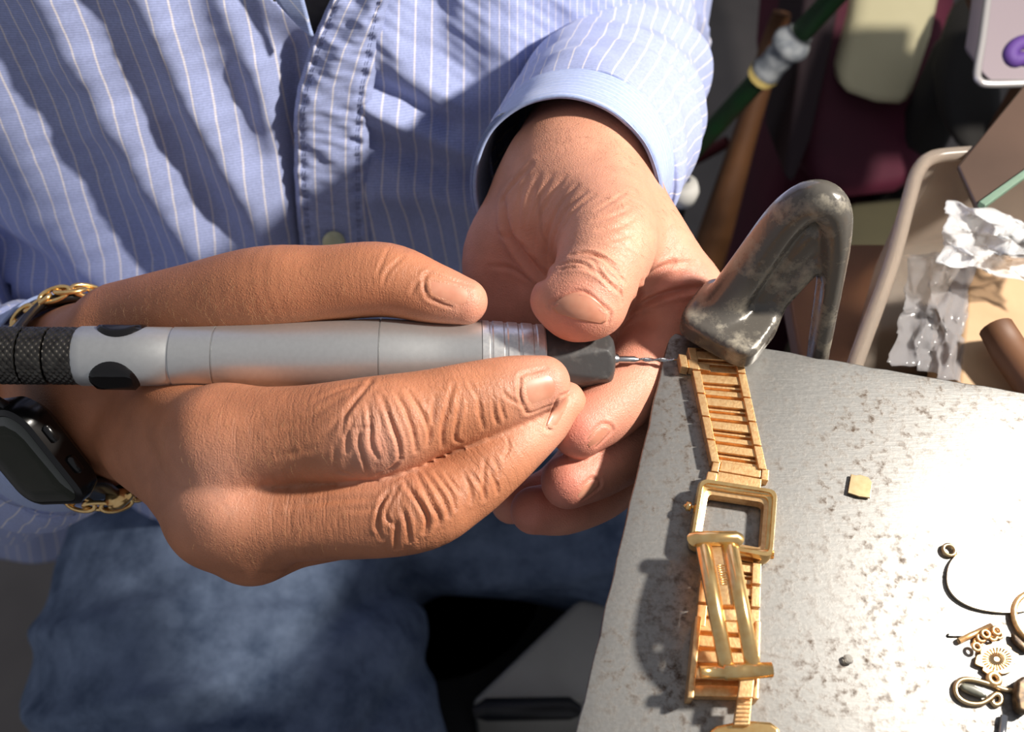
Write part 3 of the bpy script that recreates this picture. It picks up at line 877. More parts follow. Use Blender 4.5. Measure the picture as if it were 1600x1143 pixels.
scr0 = P(1130, 735, 384); 
v_, f_ = tube_mesh([scr0 + np.array([0, 0, z]) for z in np.linspace(-0.05, 0.052, 60)], [0.0042 + 0.0005 * (i % 2) for i in range(60)], 16)
mesh_obj('clamp_screw', v_, f_, M_STEEL_BRIGHT, clamp)
v_, f_ = tube_mesh([scr0 + np.array([x, 0, -0.046]) for x in (-0.025, 0.025)], 0.0025, 12)
mesh_obj('tommy_bar', v_, f_, M_STEEL_BRIGHT, clamp)

# ------------------------------------------------------------------ gold watch
watch = empty('gold_watch', onz(1145, 800, 0))
tag(watch, 'empty rectangular gold watch case on an open link bracelet with unfolded clasp', 'watch')
def strip_map(TL, TR, BL, BR):
    TL, TR, BL, BR = [np.array(p, float) for p in (TL, TR, BL, BR)]
    return lambda u, v: (TL * (1 - u) + TR * u) * (1 - v) + (BL * (1 - u) + BR * u) * v
def uv_box(bm, mp, u0, u1, v0, v1, z0, z1):
    pts = [mp(u0, v0), mp(u1, v0), mp(u1, v1), mp(u0, v1)]
    top = [bm.verts.new(onz(p[0], p[1], z1)) for p in pts]
    bot = [bm.verts.new((t.co.x, t.co.y, z0)) for t in top]
    bm.faces.new(top[::-1]); bm.faces.new(bot)
    for i in range(4): bm.faces.new((top[i], top[(i + 1) % 4], bot[(i + 1) % 4], bot[i]))
brace = strip_map((1082, 578), (1166, 584), (1112, 722), (1199, 735))
def link_mesh(name, mp, v0, v1, z=0.0, mat=M_GOLD, parent=watch):
    bm = bmesh.new(); h = v1 - v0
    f = lambda t: v0 + h * t
    uv_box(bm, mp, 0.0, 0.15, f(0.0), f(0.95), z, z + 0.0038)
    uv_box(bm, mp, 0.85, 1.0, f(0.0), f(0.95), z, z + 0.0038)
    uv_box(bm, mp, 0.14, 0.86, f(0.14), f(0.48), z + 0.0006, z + 0.0031)
    uv_box(bm, mp, 0.14, 0.86, f(0.60), f(0.70), z + 0.0006, z + 0.0022)
    uv_box(bm, mp, 0.14, 0.86, f(0.80), f(1.02), z + 0.0003, z + 0.0024)
    uv_box(bm, mp, 0.14, 0.86, f(0.0), f(1.06), z + 0.0001, z + 0.0007)
    bmesh.ops.recalc_face_normals(bm, faces=bm.faces)
    return bm_obj(name, bm, mat, parent, bevel=0.00022)
for k in range(-1, 4):
    link_mesh('bracelet_link', brace, k / 4.0, (k + 1) / 4.0)
# the hinge end under the drill
bm = bmesh.new()
hm = strip_map((1060, 552), (1090, 556), (1064, 572), (1093, 577))
uv_box(bm, hm, 0.0, 0.42, 0.0, 1.0, 0.0002, 0.0046); uv_box(bm, hm, 0.44, 1.0, 0.3, 1.0, 0.0002, 0.0040); uv_box(bm, hm, 0.42, 1.6, 0.45, 0.95, 0.0004, 0.0034)
bmesh.ops.recalc_face_normals(bm, faces=bm.faces)
bm_obj('hinge_end', bm, M_GOLD, watch, bevel=0.0003)
# end link joining the case, with stamped digits
bm = bmesh.new()
em = strip_map((1114, 722), (1202, 736), (1108, 748), (1200, 765))
uv_box(bm, em, 0.0, 0.13, -0.1, 0.5, 0.0, 0.0034); uv_box(bm, em, 0.87, 1.0, -0.1, 0.5, 0.0, 0.0034)
uv_box(bm, em, 0.14, 0.86, -0.15, 0.42, 0.0005, 0.0030); uv_box(bm, em, 0.12, 0.88, 0.46, 1.1, 0.0005, 0.0036); uv_box(bm, em, -0.05, 0.12, 0.55, 1.1, 0.0005, 0.0044)
bmesh.ops.recalc_face_normals(bm, faces=bm.faces)
bm_obj('end_link', bm, M_GOLD, watch, bevel=0.00025)
# case
def ring_loop(corners, inset, rad, z, n=6):
    P4 = [np.array(p, float) for p in corners]
    cen = sum(P4) / 4
    pts = []
    q = []
    for k in range(4):
        a, b_, c_ = P4[k - 1], P4[k], P4[(k + 1) % 4]
        e1 = (a - b_) / np.linalg.norm(a - b_); e2 = (c_ - b_) / np.linalg.norm(c_ - b_)
        b2 = b_ + (e1 + e2) * inset
        r = max(rad, 0.5)
        for t in np.linspace(0, 1, n):
            # quadratic corner
            q.append((1 - t) ** 2 * (b2 + e1 * r) + 2 * t * (1 - t) * b2 + t ** 2 * (b2 + e2 * r))
    return [onz(p[0], p[1], z) for p in q]
def loft(name, loops, mat, parent, bevel=None, closed=True):
    n = len(loops[0]); V = [p for l_ in loops for p in l_]; Fc = []
    m = len(loops)
    for i in range(m if closed else m - 1):
        j = (i + 1) % m
        for k in range(n):
            l_ = (k + 1) % n
            Fc.append((i * n + k, i * n + l_, j * n + l_, j * n + k))
    o = mesh_obj(name, V, Fc, mat, parent)
    bm = bmesh.new(); bm.from_mesh(o.data); bmesh.ops.recalc_face_normals(bm, faces=bm.faces); bm.to_mesh(o.data); bm.free()
    md = o.modifiers.new('es', 'EDGE_SPLIT'); md.split_angle = math.radians(30)
    return o
cc = [(1093, 744), (1217, 763), (1209, 873), (1076, 848)]
def flatz(pts, z): return [np.array([p[0], p[1], z]) for p in pts]
lz = lambda ins, rad, zt, z: flatz(ring_loop(cc, ins, rad, zt), z)
loft('case_frame', [lz(1, 14, .0066, .0012), lz(0, 14, .0066, .0054), lz(2.5, 13, .0066, .0066), lz(7.5, 11, .0066, .0066), lz(8.5, 11, .0066, .0056), lz(13, 10, .0066, .0054), lz(13.6, 10, .0066, .0012)], M_GOLD_POL, watch)
loft('inner_rim', [lz(13, 10, .0066, .0046), lz(19, 8, .0066, .0042), lz(20, 8, .0066, .0010), lz(13, 9, .0066, .0010)], M_GOLD, watch)
cr = onz(1084, 792, 0.0035); crd = (onz(1070, 790, 0.0035) - cr); crd /= np.linalg.norm(crd)
v_, f_ = tube_mesh([cr, cr + crd * 0.0008, cr + crd * 0.0009, cr + crd * 0.0022, cr + crd * 0.0023, cr + crd * 0.0030], [.0005, .0005, .0014, .0014, .0008, .0003], 16)
mesh_obj('crown', v_, f_, M_GOLD_POL, watch)
for a_, b_ in (((1100, 757), (1204, 772)), ((1150, 862), (1208, 866))):
    v_, f_ = tube_mesh([onz(*a_, .0048), onz(*b_, .0048)], .0013, 14)
    mesh_obj('lug_bar', v_, f_, M_GOLD_POL, watch)
# second half of the bracelet, folded below the clasp
low = strip_map((1098, 868), (1190, 880), (1076, 1090), (1184, 1092))
for a_, b_ in ((0.0, 0.16), (0.17, 0.33), (0.34, 0.5)):
    link_mesh('bracelet_link', low, a_, b_)
bm = bmesh.new()
uv_box(bm, low, -0.02, 0.08, 0.42, 1.0, 0.0, 0.0062); uv_box(bm, low, 0.92, 1.02, 0.42, 1.0, 0.0, 0.0058)
for t in (0.44, 0.55, 0.66, 0.78, 0.9): uv_box(bm, low, 0.06, 0.94, t, t + 0.085, 0.0004, 0.0036 + 0.0006 * (t > 0.6))
uv_box(bm, low, 0.02, 0.98, 0.42, 1.0, 0.0001, 0.0012)
bmesh.ops.recalc_face_normals(bm, faces=bm.faces)
bm_obj('clasp_housing', bm, M_GOLD, watch, bevel=0.0004)
# clasp blade: two polished rails with cross bars, arched above the links
def zc(v): return 0.0095 + 0.0065 * math.sin(math.pi * min(max(v, 0), 1) * 0.9 + 0.15)
blade = strip_map((1086, 842), (1152, 842), (1125, 1046), (1190, 1046))
def blade_piece(name, u0, u1, v0, v1, th, mat, crown=0.0006, n=18, m=6, dz=0.0):
    V, Fc = [], []
    for i in range(n + 1):
        v = v0 + (v1 - v0) * i / n
        for j in range(m + 1):
            u = u0 + (u1 - u0) * j / m
            z = zc(v) + dz
            p = blade(u, v); w = onz(p[0], p[1], z)
            V.append(w + np.array([0, 0, crown * (1 - (2 * j / m - 1) ** 2)]))
    N = len(V)
    V += [p - np.array([0, 0, th]) for p in V]
    W_ = m + 1
    for i in range(n):
        for j in range(m):
            k = i * W_ + j
            Fc.append((k, k + 1, k + W_ + 1, k + W_)); Fc.append((N + k, N + k + W_, N + k + W_ + 1, N + k + 1))
    rim_ = [j for j in range(W_)] + [i * W_ + m for i in range(1, n + 1)] + [n * W_ + j for j in range(m - 1, -1, -1)] + [i * W_ for i in range(n - 1, 0, -1)]
    for a_, b_ in zip(rim_, rim_[1:] + rim_[:1]): Fc.append((a_, N + a_, N + b_, b_))
    o = mesh_obj(name, V, Fc, mat, watch)
    bm = bmesh.new(); bm.from_mesh(o.data); bmesh.ops.recalc_face_normals(bm, faces=bm.faces); bm.to_mesh(o.data); bm.free()
    md = o.modifiers.new('es', 'EDGE_SPLIT'); md.split_angle = math.radians(40)
    return o
blade_piece('clasp_rail', 0.0, 0.36, 0.0, 1.0, .0014, M_GOLD_POL, .0012)
blade_piece('clasp_rail', 0.64, 1.0, 0.0, 1.0, .0014, M_GOLD_POL, .0012)
blade_piece('clasp_tongue', 0.36, 0.64, 0.02, 0.50, .0010, M_GOLD, .0001, dz=-0.0008)
blade_piece('cross_bar', 0.30, 0.70, 0.54, 0.62, .0012, M_GOLD, .0001, n=4)
for k in range(9):
    v = 0.20 + 0.018 * k
    p, q = blade(0.42, v), blade(0.56 if k % 3 else 0.60, v)
    v_, f_ = tube_mesh([onz(p[0], p[1], zc(v) - 0.0006), onz(q[0], q[1], zc(v) - 0.0006)], .00022, 6)
    mesh_obj('engraved_mark', v_, f_, M_GOLD_POL, watch)
v_, f_ = tube_mesh([onz(1084, 843, .0105), onz(1086, 841, .0112), onz(1150, 841, .0112), onz(1152, 843, .0105)], .0021, 16); mesh_obj('hinge_barrel', v_, f_, M_GOLD_POL, watch)
v_, f_ = tube_mesh([onz(1094, 1050, .0105), onz(1130, 1050, .0105), onz(1131, 1049, .0105), onz(1160, 1048, .0105), onz(1206, 1046, .0105)], [.0016, .0016, .0022, .0022, .0019], 16); mesh_obj('hinge_barrel', v_, f_, M_GOLD_POL, watch)
bm = bmesh.new()
tm = strip_map((1158, 1050), (1180, 1050), (1146, 1132), (1172, 1132))
uv_box(bm, tm, 0, 1, 0.0, 0.48, .0085, .0102); uv_box(bm, tm, 0.02, 0.98, 0.48, 1.0, .0055, .0080)
for k in range(6): uv_box(bm, tm, 0.1, 0.95, 0.5 + k * 0.08, 0.54 + k * 0.08, .0078, .0084)
bmesh.ops.recalc_face_normals(bm, faces=bm.faces)
bm_obj('clasp_arm', bm, M_GOLD, watch, bevel=0.0003)
prism([(1120, 1132), (1150, 1126), (1176, 1124), (1205, 1126), (1220, 1136), (1222, 1165), (1108, 1165), (1106, 1142)], .0065, .0002, 'clasp_cover', M_GOLD_POL, watch, bevel=0.0012)

# ------------------------------------------------------------------ small pieces on the plate
o = prism([(1330, 740), (1337, 742), (1344, 741), (1357, 745), (1363, 754), (1360, 777), (1343, 775), (1325, 769)], .0012, .0004, 'gold_scrap', M_GOLD_PALE, bevel=0.0001)
tag(o, 'small bent square scrap of gold sheet alone on the plate', 'metal scrap')
el_pts = []
for k in range(64):
    a = 2 * math.pi * k / 64; x, y = 82 * math.copysign(abs(math.cos(a)) ** 0.86, math.cos(a)), 52 * math.copysign(abs(math.sin(a)) ** 0.86, math.sin(a)); r_ = math.radians(6)
    el_pts.append((1561 + x * math.cos(r_) - y * math.sin(r_), 904 + x * math.sin(r_) + y * math.cos(r_)))
pend = empty('oval_pendant', onz(1561, 904, 0)); tag(pend, 'plain oval gold pendant blank with a tiny hanging loop', 'pendant')
M_PEND = simple_mat('polished_pendant', srgb(240, 226, 200), 0.3, 1.0)
prism(el_pts, .0012, .0003, 'pendant_disc', M_PEND, pend, bevel=0.0002)
def ring_obj(name, px, py, rpx, rw, z, mat, parent=None, n=36, aspect=0.86):
    c = onz(px, py, z); d = np.linalg.norm(c - CAM) ; R_ = rpx * d / F
    path = [c + R_ * np.array([math.cos(2 * math.pi * k / n), math.sin(2 * math.pi * k / n), 0]) for k in range(n)]
    v, f = tube_mesh(path, rw, 10, closed=True)
    return mesh_obj(name, v, f, mat, parent)
ring_obj('pendant_loop', 1483, 859, 8, .00055, .0009, M_GOLD_PALE, pend)
o = ring_obj('gold_hoop', 1630, 968, 38, .0009, .0012, M_GOLD); tag(o, 'plain gold hoop beside the oval pendant', 'hoop')
flower = empty('flower_charm', onz(1558, 1030, 0)); tag(flower, 'flower shaped gold charm with radiating petal lines', 'charm')
fp = []
for k in range(96):
    a = 2 * math.pi * k / 96
    r_ = 26 + 7 * abs(math.cos(3 * a + 0.4)) ** 0.7 - 2.0 * abs(math.cos(6 * a))
    fp.append((1558 + 1.08 * r_ * math.cos(a), 1029 + 0.82 * r_ * math.sin(a)))
prism(fp, .0014, .0004, 'petal_disc', M_GOLD, flower, bevel=0.00015)
for k in range(24):
    a = 2 * math.pi * k / 24
    v_, f_ = tube_mesh([onz(1558 + 5 * math.cos(a), 1029 + 4 * math.sin(a), .00145), onz(1558 + 23 * math.cos(a), 1029 + 18 * math.sin(a), .00145)], .00022, 5)
    mesh_obj('petal_line', v_, f_, M_GOLD_PALE, flower)
ring_obj('charm_loop', 1553, 1060, 7, .0008, .001, M_GOLD, flower, 18)
def wire(name, pts, r, mat, label, cat, z=None, parent=None, n=8, sub=6):
    path = catmull(np.array([onz(p[0], p[1], (p[2] if len(p) > 2 else r)) for p in pts]), sub) if len(pts) > 2 else [onz(p[0], p[1], (p[2] if len(p) > 2 else r)) for p in pts]
    v, f = tube_mesh(path, r, n)
    o = mesh_obj(name, v, f, mat, parent)
    if label: tag(o, label, cat)
    return o
wire('gold_bar', [(1498, 1001), (1549, 977)], .0008, M_GOLD, 'short straight gold bar just above the flower charm', 'metal scrap')
wire('thin_wire', [(1482, 990), (1482, 994), (1505, 994)], .00025, M_BLACK_METAL, 'hair thin dark wire with a hooked end left of the gold bar', 'wire', sub=2)
ch = empty('chain_fragment', onz(1550, 990, 0)); tag(ch, 'tiny knot of gold chain links touching the flower charm', 'chain')
for k, (x, y) in enumerate([(1528, 1003), (1533, 996), (1540, 990), (1546, 986), (1552, 988), (1557, 985), (1560, 991), (1551, 994), (1526, 1010)]):
    ring_obj('chain_link', x, y, 5, .00045, .0006 + .0007 * (k % 3), M_GOLD, ch, 16)
ear = empty('hook_earring', onz(1530, 1080, 0)); tag(ear, 'hook earring of gold wire with a dark leaf shaped stone', 'earring')
wire('ear_wire', [(1612, 1078), (1575, 1078), (1545, 1068), (1518, 1061), (1501, 1062), (1493, 1072), (1496, 1087), (1510, 1097), (1530, 1099), (1545, 1092), (1555, 1084), (1563, 1087), (1563, 1097), (1555, 1101), (1549, 1095)], .0007, M_GOLD_PALE, None, None, parent=ear)
M_STONE = simple_mat('grey_green_stone', srgb(112, 112, 98), 0.25, noise=(300, 0.35, 0.65), col2=srgb(86, 86, 76))
prism([(1500, 1068), (1508, 1066), (1522, 1069), (1536, 1077), (1546, 1088), (1536, 1088), (1520, 1083), (1506, 1076)], .0024, .0004, 'stone', M_STONE, ear, bevel=0.0006)
M_DARKBIT = simple_mat('dark_metal_bit', srgb(70, 58, 48), 0.4, 0.6, noise=(500, 0.4, 0.6), col2=srgb(110, 92, 70))
for k, (pts, lb) in enumerate([([(1590, 1062), (1600, 1054), (1622, 1060), (1626, 1100), (1606, 1114), (1592, 1108), (1588, 1085)], 'dark lumpy metal nugget at the plate edge below the hook earring'),
                               ([(1581, 986), (1588, 990), (1606, 1006), (1615, 1016), (1604, 1018), (1590, 1006), (1584, 1000)], 'dark bent metal snippet between the hoop and the flower charm')]):
    tag(prism(pts, .004 - .002 * k, .0002, 'metal_scrap', M_DARKBIT, bevel=0.0008), lb, 'metal scrap')
wire('nail', [(1569, 1118), (1563, 1170)], .001, M_STEEL_BRIGHT, 'grey steel nail below the hook earring', 'nail')
shard = prism([(1318, 1022), (1328, 1020), (1336, 1028), (1333, 1036), (1322, 1034)], .0016, .0002, 'glass_shard', simple_mat('clear_stone', srgb(214, 210, 202), 0.08, Transmission_Weight=0.6), bevel=0.0006)
tag(shard, 'tiny clear stone on the bare middle of the plate', 'stone')
# ------------------------------------------------------------------ person
person = empty('person', (-0.065, 0.17, -0.56))
tag(person, 'seated person in blue striped shirt and jeans holding a silver handpiece', 'person')

def rays(px, py):
    px = np.asarray(px, float); py = np.asarray(py, float)
    return FWD + ((px - 800.0) / F)[..., None] * RIGHT - ((py - 571.5) / F)[..., None] * UP
TXC, TA, TB = -0.065, 0.21, 0.09
def torso_y(x, z):
    y0 = np.interp(z, [-0.6, -0.45, -0.4, -0.25, -0.1, 0, 0.1, 0.2, 0.3], [0.13, 0.115, 0.11, 0.112, 0.13, 0.148, 0.163, 0.178, 0.2])
    q = np.clip(1 - ((x - TXC) / TA) ** 2, 0, 1)
    return y0 + TB * (1 - np.sqrt(q)) + 0.26 * np.clip(x - TXC, -0.2, 0.2)
def on_torso(px, py):
    d = rays(px, py)
    lo = np.full(d.shape[:-1], 0.15); hi = np.full(d.shape[:-1], 1.4)
    for _ in range(40):
        m = (lo + hi) / 2; p = CAM + m[..., None] * d
        front = p[..., 1] < torso_y(p[..., 0], p[..., 2])
        lo = np.where(front, m, lo); hi = np.where(front, hi, m)
    return CAM + lo[..., None] * d
OUTN = np.array([0.0, -0.86, 0.5])
def ridge(px, py, pts, amp, w):
    s = catmull(np.array(pts, float), 8); best = np.full(px.shape, 1e9)
    for a, b in zip(s[:-1], s[1:]):
        ba = b - a; qx, qy = px - a[0], py - a[1]
        h = np.clip((qx * ba[0] + qy * ba[1]) / (ba @ ba + 1e-9), 0, 1)
        best = np.minimum(best, np.hypot(qx - h * ba[0], qy - h * ba[1]))
    return amp * np.exp(-(best / w) ** 2)
def sheet(name, PX, PY, disp, su, mat, parent, mask=None, thick=0.0009, sv=None, off=0.0):
    W3 = on_torso(PX, PY) + (disp + off)[..., None] / 1000.0 * OUTN
    nr, nc = PX.shape
    idx = np.arange(nr * nc).reshape(nr, nc)
    q = np.stack([idx[:-1, :-1], idx[1:, :-1], idx[1:, 1:], idx[:-1, 1:]], -1).reshape(-1, 4)
    if mask is not None:
        mm = mask.ravel(); q = q[mm[q].all(1)]
    o = mesh_obj(name, W3.reshape(-1, 3), q, mat, parent, attrs={'su': su.ravel(), 'sv': (sv if sv is not None else PY / 30.0).ravel()})
    md = o.modifiers.new('thick', 'SOLIDIFY'); md.thickness = thick; md.offset = -1
    return o

def fabric_material(name, base, stripe, weave=True, sw=0.055):
    m, n, l, b = new_mat(name)
    su = n.new('ShaderNodeAttribute'); su.attribute_name = 'su'
    sv = n.new('ShaderNodeAttribute'); sv.attribute_name = 'sv'
    fr = n.new('ShaderNodeMath'); fr.operation = 'FRACT'; l.new(su.outputs['Fac'], fr.inputs[0])
    sb = n.new('ShaderNodeMath'); sb.operation = 'SUBTRACT'; sb.inputs[1].default_value = 0.5; l.new(fr.outputs[0], sb.inputs[0])
    ab = n.new('ShaderNodeMath'); ab.operation = 'ABSOLUTE'; l.new(sb.outputs[0], ab.inputs[0])
    mr = n.new('ShaderNodeMapRange'); mr.inputs[1].default_value = sw * 0.6; mr.inputs[2].default_value = sw * 1.25; mr.inputs[3].default_value = 0.85; mr.inputs[4].default_value = 0.0
    l.new(ab.outputs[0], mr.inputs[0])
    tc = n.new('ShaderNodeTexCoord')
    # fine weave lines across the stripes
    wv = n.new('ShaderNodeMath'); wv.operation = 'MULTIPLY'; wv.inputs[1].default_value = 52.0; l.new(sv.outputs['Fac'], wv.inputs[0])
    si = n.new('ShaderNodeMath'); si.operation = 'SINE'; l.new(wv.outputs[0], si.inputs[0])
    wr = n.new('ShaderNodeMapRange'); wr.inputs[1].default_value = -1; wr.inputs[3].default_value = 0.86; wr.inputs[4].default_value = 1.10; l.new(si.outputs[0], wr.inputs[0])
    no = n.new('ShaderNodeTexNoise'); no.inputs['Scale'].default_value = 900; no.inputs['Detail'].default_value = 2; l.new(tc.outputs['Object'], no.inputs['Vector'])
    nr = n.new('ShaderNodeMapRange'); nr.inputs[1].default_value = 0.3; nr.inputs[2].default_value = 0.7; nr.inputs[3].default_value = 0.9; nr.inputs[4].default_value = 1.08; l.new(no.outputs['Fac'], nr.inputs[0])
    mm = n.new('ShaderNodeMath'); mm.operation = 'MULTIPLY'; l.new(wr.outputs[0], mm.inputs[0]); l.new(nr.outputs[0], mm.inputs[1])
    mx = n.new('ShaderNodeMix'); mx.data_type = 'RGBA'; mx.inputs[6].default_value = base; mx.inputs[7].default_value = stripe
    l.new(mr.outputs[0], mx.inputs[0])
    m2 = n.new('ShaderNodeMix'); m2.data_type = 'RGBA'; m2.blend_type = 'MULTIPLY'; m2.inputs[0].default_value = 1.0
    l.new(mx.outputs[2], m2.inputs[6]); l.new(mm.outputs[0], m2.inputs[7])
    l.new(m2.outputs[2], b.inputs['Base Color'])
    b.inputs['Roughness'].default_value = 0.85
    b.inputs['Specular IOR Level'].default_value = 0.2
    b.inputs['Sheen Weight'].default_value = 0.15
    bp = n.new('ShaderNodeBump'); bp.inputs['Strength'].default_value = 0.25; bp.inputs['Distance'].default_value = 0.0002
    l.new(mm.outputs[0], bp.inputs['Height']); l.new(bp.outputs['Normal'], b.inputs['Normal'])
    return m
M_SHIRT = fabric_material('striped_cotton', srgb(158, 168, 208), srgb(222, 216, 218))
M_CUFF = fabric_material('striped_cotton_cuff', srgb(158, 174, 214), srgb(204, 208, 222))

shirt = empty('shirt', (-0.065, 0.15, -0.2), person)
shirt.location = Vector((-0.065, 0.15, -0.2)) - Vector(person.location)
shirt['label'] = 'light blue shirt with thin white stripes'
# children of the shirt are placed in world space
SHIRT_W = Vector((-0.065, 0.15, -0.2))
_old_pwl = parent_world_loc
def parent_world_loc(p):
    if p.name == 'shirt': return SHIRT_W
    return _old_pwl(p)

# right-hand front (left in the photograph)
TT, YY = np.meshgrid(np.linspace(-470, 520, 330), np.concatenate([np.linspace(-900, -170, 60), np.linspace(-160, 872, 260)]))
V_ = YY / 400.0
G_ = np.where(V_ < 1, V_ + 0.06 * np.sin(np.pi * np.clip(V_, 0, 1)), 1 + 0.3 * (V_ - 1))
G_ = np.maximum(G_, -0.35)
XX = TT + (165 - 0.23 * TT) * G_
dsp = (ridge(XX, YY, [(20, -90), (90, 20), (190, 190), (330, 420)], 11, 42) + ridge(XX, YY, [(170, -80), (235, 10), (340, 210), (430, 380)], 11, 36)
       + ridge(XX, YY, [(-90, 60), (60, 290), (175, 470)], 12, 66) + ridge(XX, YY, [(330, -40), (410, 130), (452, 330)], 5, 26)
       + ridge(XX, YY, [(458, 80), (462, 250), (476, 400)], -7, 26) + ridge(XX, YY, [(0, 380), (60, 410), (130, 460)], -9, 26)
       + ridge(XX, YY, [(-40, 700), (40, 800), (60, 880)], 7, 40) + ridge(XX, YY, [(150, 740), (170, 810), (180, 880)], 5, 30) + ridge(XX, YY, [(380, 420), (300, 640), (260, 860)], 8, 60))
dsp = dsp + 1.2 * smooth_noise(np.stack([XX.ravel() / 60, YY.ravel() / 90, 0 * XX.ravel()], 1), 1.6, 3).reshape(XX.shape)
mask = ~((YY < 52) & (XX > 430 + np.where(YY > -60, YY / 50.0 * 58, -70 + (YY + 60) * 0.12)))
sheet('shirt_front', XX, YY, dsp, TT / 28.5 + 0.07, M_SHIRT, shirt, mask, sv=YY / 30.0)

# left-hand front (right in the photograph), lying over the other
U_, YY = np.meshgrid(np.linspace(0, 1, 300), np.concatenate([np.linspace(-900, -170, 60), np.linspace(-160, 872, 260)]))
xl = np.interp(YY, [-900, -160, 0, 60, 130, 190, 260, 380, 480, 872], [700, 600, 560, 545, 535, 530, 530, 535, 540, 520])
XX = xl + (1012 - xl) * U_
dsp2 = (ridge(XX, YY, [(578, 165), (660, 205), (790, 262)], 6, 20) + ridge(XX, YY, [(578, 128), (640, 158), (700, 195)], -5, 15)
        + ridge(XX, YY, [(585, 222), (660, 250), (740, 268)], -6, 20) + ridge(XX, YY, [(590, 300), (660, 305), (740, 320)], 6, 24) + ridge(XX, YY, [(640, -60), (690, 50), (720, 120)], -5, 34)
        + ridge(XX, YY, [(760, -60), (800, 120), (800, 240)], 4, 40) + ridge(XX, YY, [(600, 60), (660, 130), (740, 160)], 4, 26) + ridge(XX, YY, [(620, 420), (700, 500), (760, 640)], 6, 40))
dsp2 = dsp2 + 1.0 * smooth_noise(np.stack([XX.ravel() / 60, YY.ravel() / 60, 0 * XX.ravel()], 1), 1.5, 5).reshape(XX.shape)
tilt = np.clip((YY - 290) / 120.0, 0, 1) * 30 * np.exp(-((XX - 650) / 110) ** 2)
su2 = np.interp((XX - tilt).ravel(), [480, 599, 750, 796, 846, 940, 1130], [0, 4.5, 10.5, 13.5, 17.5, 26, 42]).reshape(XX.shape)
sheet('shirt_front', XX, YY, dsp2, su2, M_SHIRT, shirt, off=2.5)

# placket with the turned-back neck edge
U_, YY = np.meshgrid(np.linspace(0, 1, 90), np.concatenate([np.linspace(-900, -170, 60), np.linspace(-160, 872, 330)]))
xl = np.interp(YY, [-900, -160, -40, 20, 70, 130, 190, 260, 330, 400, 480, 872], [680, 590, 536, 508, 487, 469, 462, 462, 466, 473, 480, 470])
xr = np.interp(YY, [-900, -160, -40, 15, 80, 140, 200, 330, 480, 872], [750, 660, 622, 606, 594, 584, 578, 578, 585, 575])
XX = xl + (xr - xl) * U_
puck = np.exp(-((U_ - 0.12) / 0.07) ** 2) + np.exp(-((U_ - 0.86) / 0.07) ** 2)
dsp3 = 5.0 + ridge(XX, YY, [(640, -60), (595, 5), (540, 85), (478, 172)], 5, 22) - 1.0 * puck + 1.0 * puck * np.sin(YY / 26.0 * 2 * np.pi + 3 * U_ + 0.8 * np.sin(YY / 37.0)) - 3.0 * np.exp(-(U_ / 0.05) ** 2) - 3.0 * np.exp(-((1 - U_) / 0.05) ** 2)
dsp3 += 0.7 * smooth_noise(np.stack([XX.ravel() / 40, YY.ravel() / 22, 0 * XX.ravel()], 1), 1.2, 9).reshape(XX.shape)
placket = sheet('placket', XX, YY, dsp3, (XX - xl) / 24.0 + 0.1, M_SHIRT, shirt, off=1.5)
M_THREAD = simple_mat('grey_thread', srgb(122, 130, 164), 0.9)
sv_, sf_ = [], []
pv = np.array([v.co for v in placket.data.vertices]).reshape(390, 90, 3)
for cidx in (12, 15, 75, 78):
    for r0 in range(80, 275, 3):
        tv_, tf_ = tube_mesh([pv[r0, cidx] + OUTN * .0001, pv[r0 + 1, cidx] + OUTN * .0003, pv[r0 + 2, cidx] + OUTN * .0001], .00016, 5)
        sf_ += [tuple(k + len(sv_) for k in f) for f in tf_]; sv_ += list(tv_)
st = mesh_obj('stitching', sv_, sf_, M_THREAD, placket); st['kind'] = 'stuff'
M_BUTTON = simple_mat('cream_button', srgb(206, 206, 168), 0.25, Subsurface_Weight=0.1, Subsurface_Scale=0.002)
bc = on_torso(np.array([527.0]), np.array([366.0]))[0] + 0.0112 * OUTN
n_ = OUTN / np.linalg.norm(OUTN) * 0.75 + np.array([0.45, 0, 0.2]); n_ /= np.linalg.norm(n_)
v_, f_ = tube_mesh([bc - n_ * .001, bc - n_ * .0006, bc + n_ * .0012, bc + n_ * .0016, bc + n_ * .0012], [.0042, .0052, .0052, .0044, .0034], 28)
button = mesh_obj('button', v_, f_, M_BUTTON, shirt); button['label'] = 'cream plastic shirt button'

# collar tip and the grey undershirt in the neck opening
cx = np.array([[412, 455], [423, 470], [440, 482], [462, 489], [489, 492]], float); cy = np.array([[-90, -90], [-30, -50], [0, -5], [26, 26], [52, 51]], float)
cxs = np.array([np.linspace(a, b, 8) for a, b in catmull(cx, 6)]); cys = np.array([np.linspace(a, b, 8) for a, b in catmull(cy, 6)])
sheet('collar', cxs, cys, 4 + 3 * np.linspace(0, 1, 8)[None, :] + 0 * cxs, cxs / 30.0 - cys / 34.0, M_CUFF, shirt, off=4, thick=0.0016)
M_UNDER = simple_mat('grey_undershirt', srgb(120, 116, 114), 0.9, noise=(120, 0.3, 0.7), col2=srgb(96, 92, 92))
ux, uy = np.meshgrid(np.linspace(220, 780, 40), np.linspace(-700, 110, 60))
sheet('undershirt', ux, uy, 0 * ux - 14, ux / 30.0, M_UNDER, person, thick=0.0015)

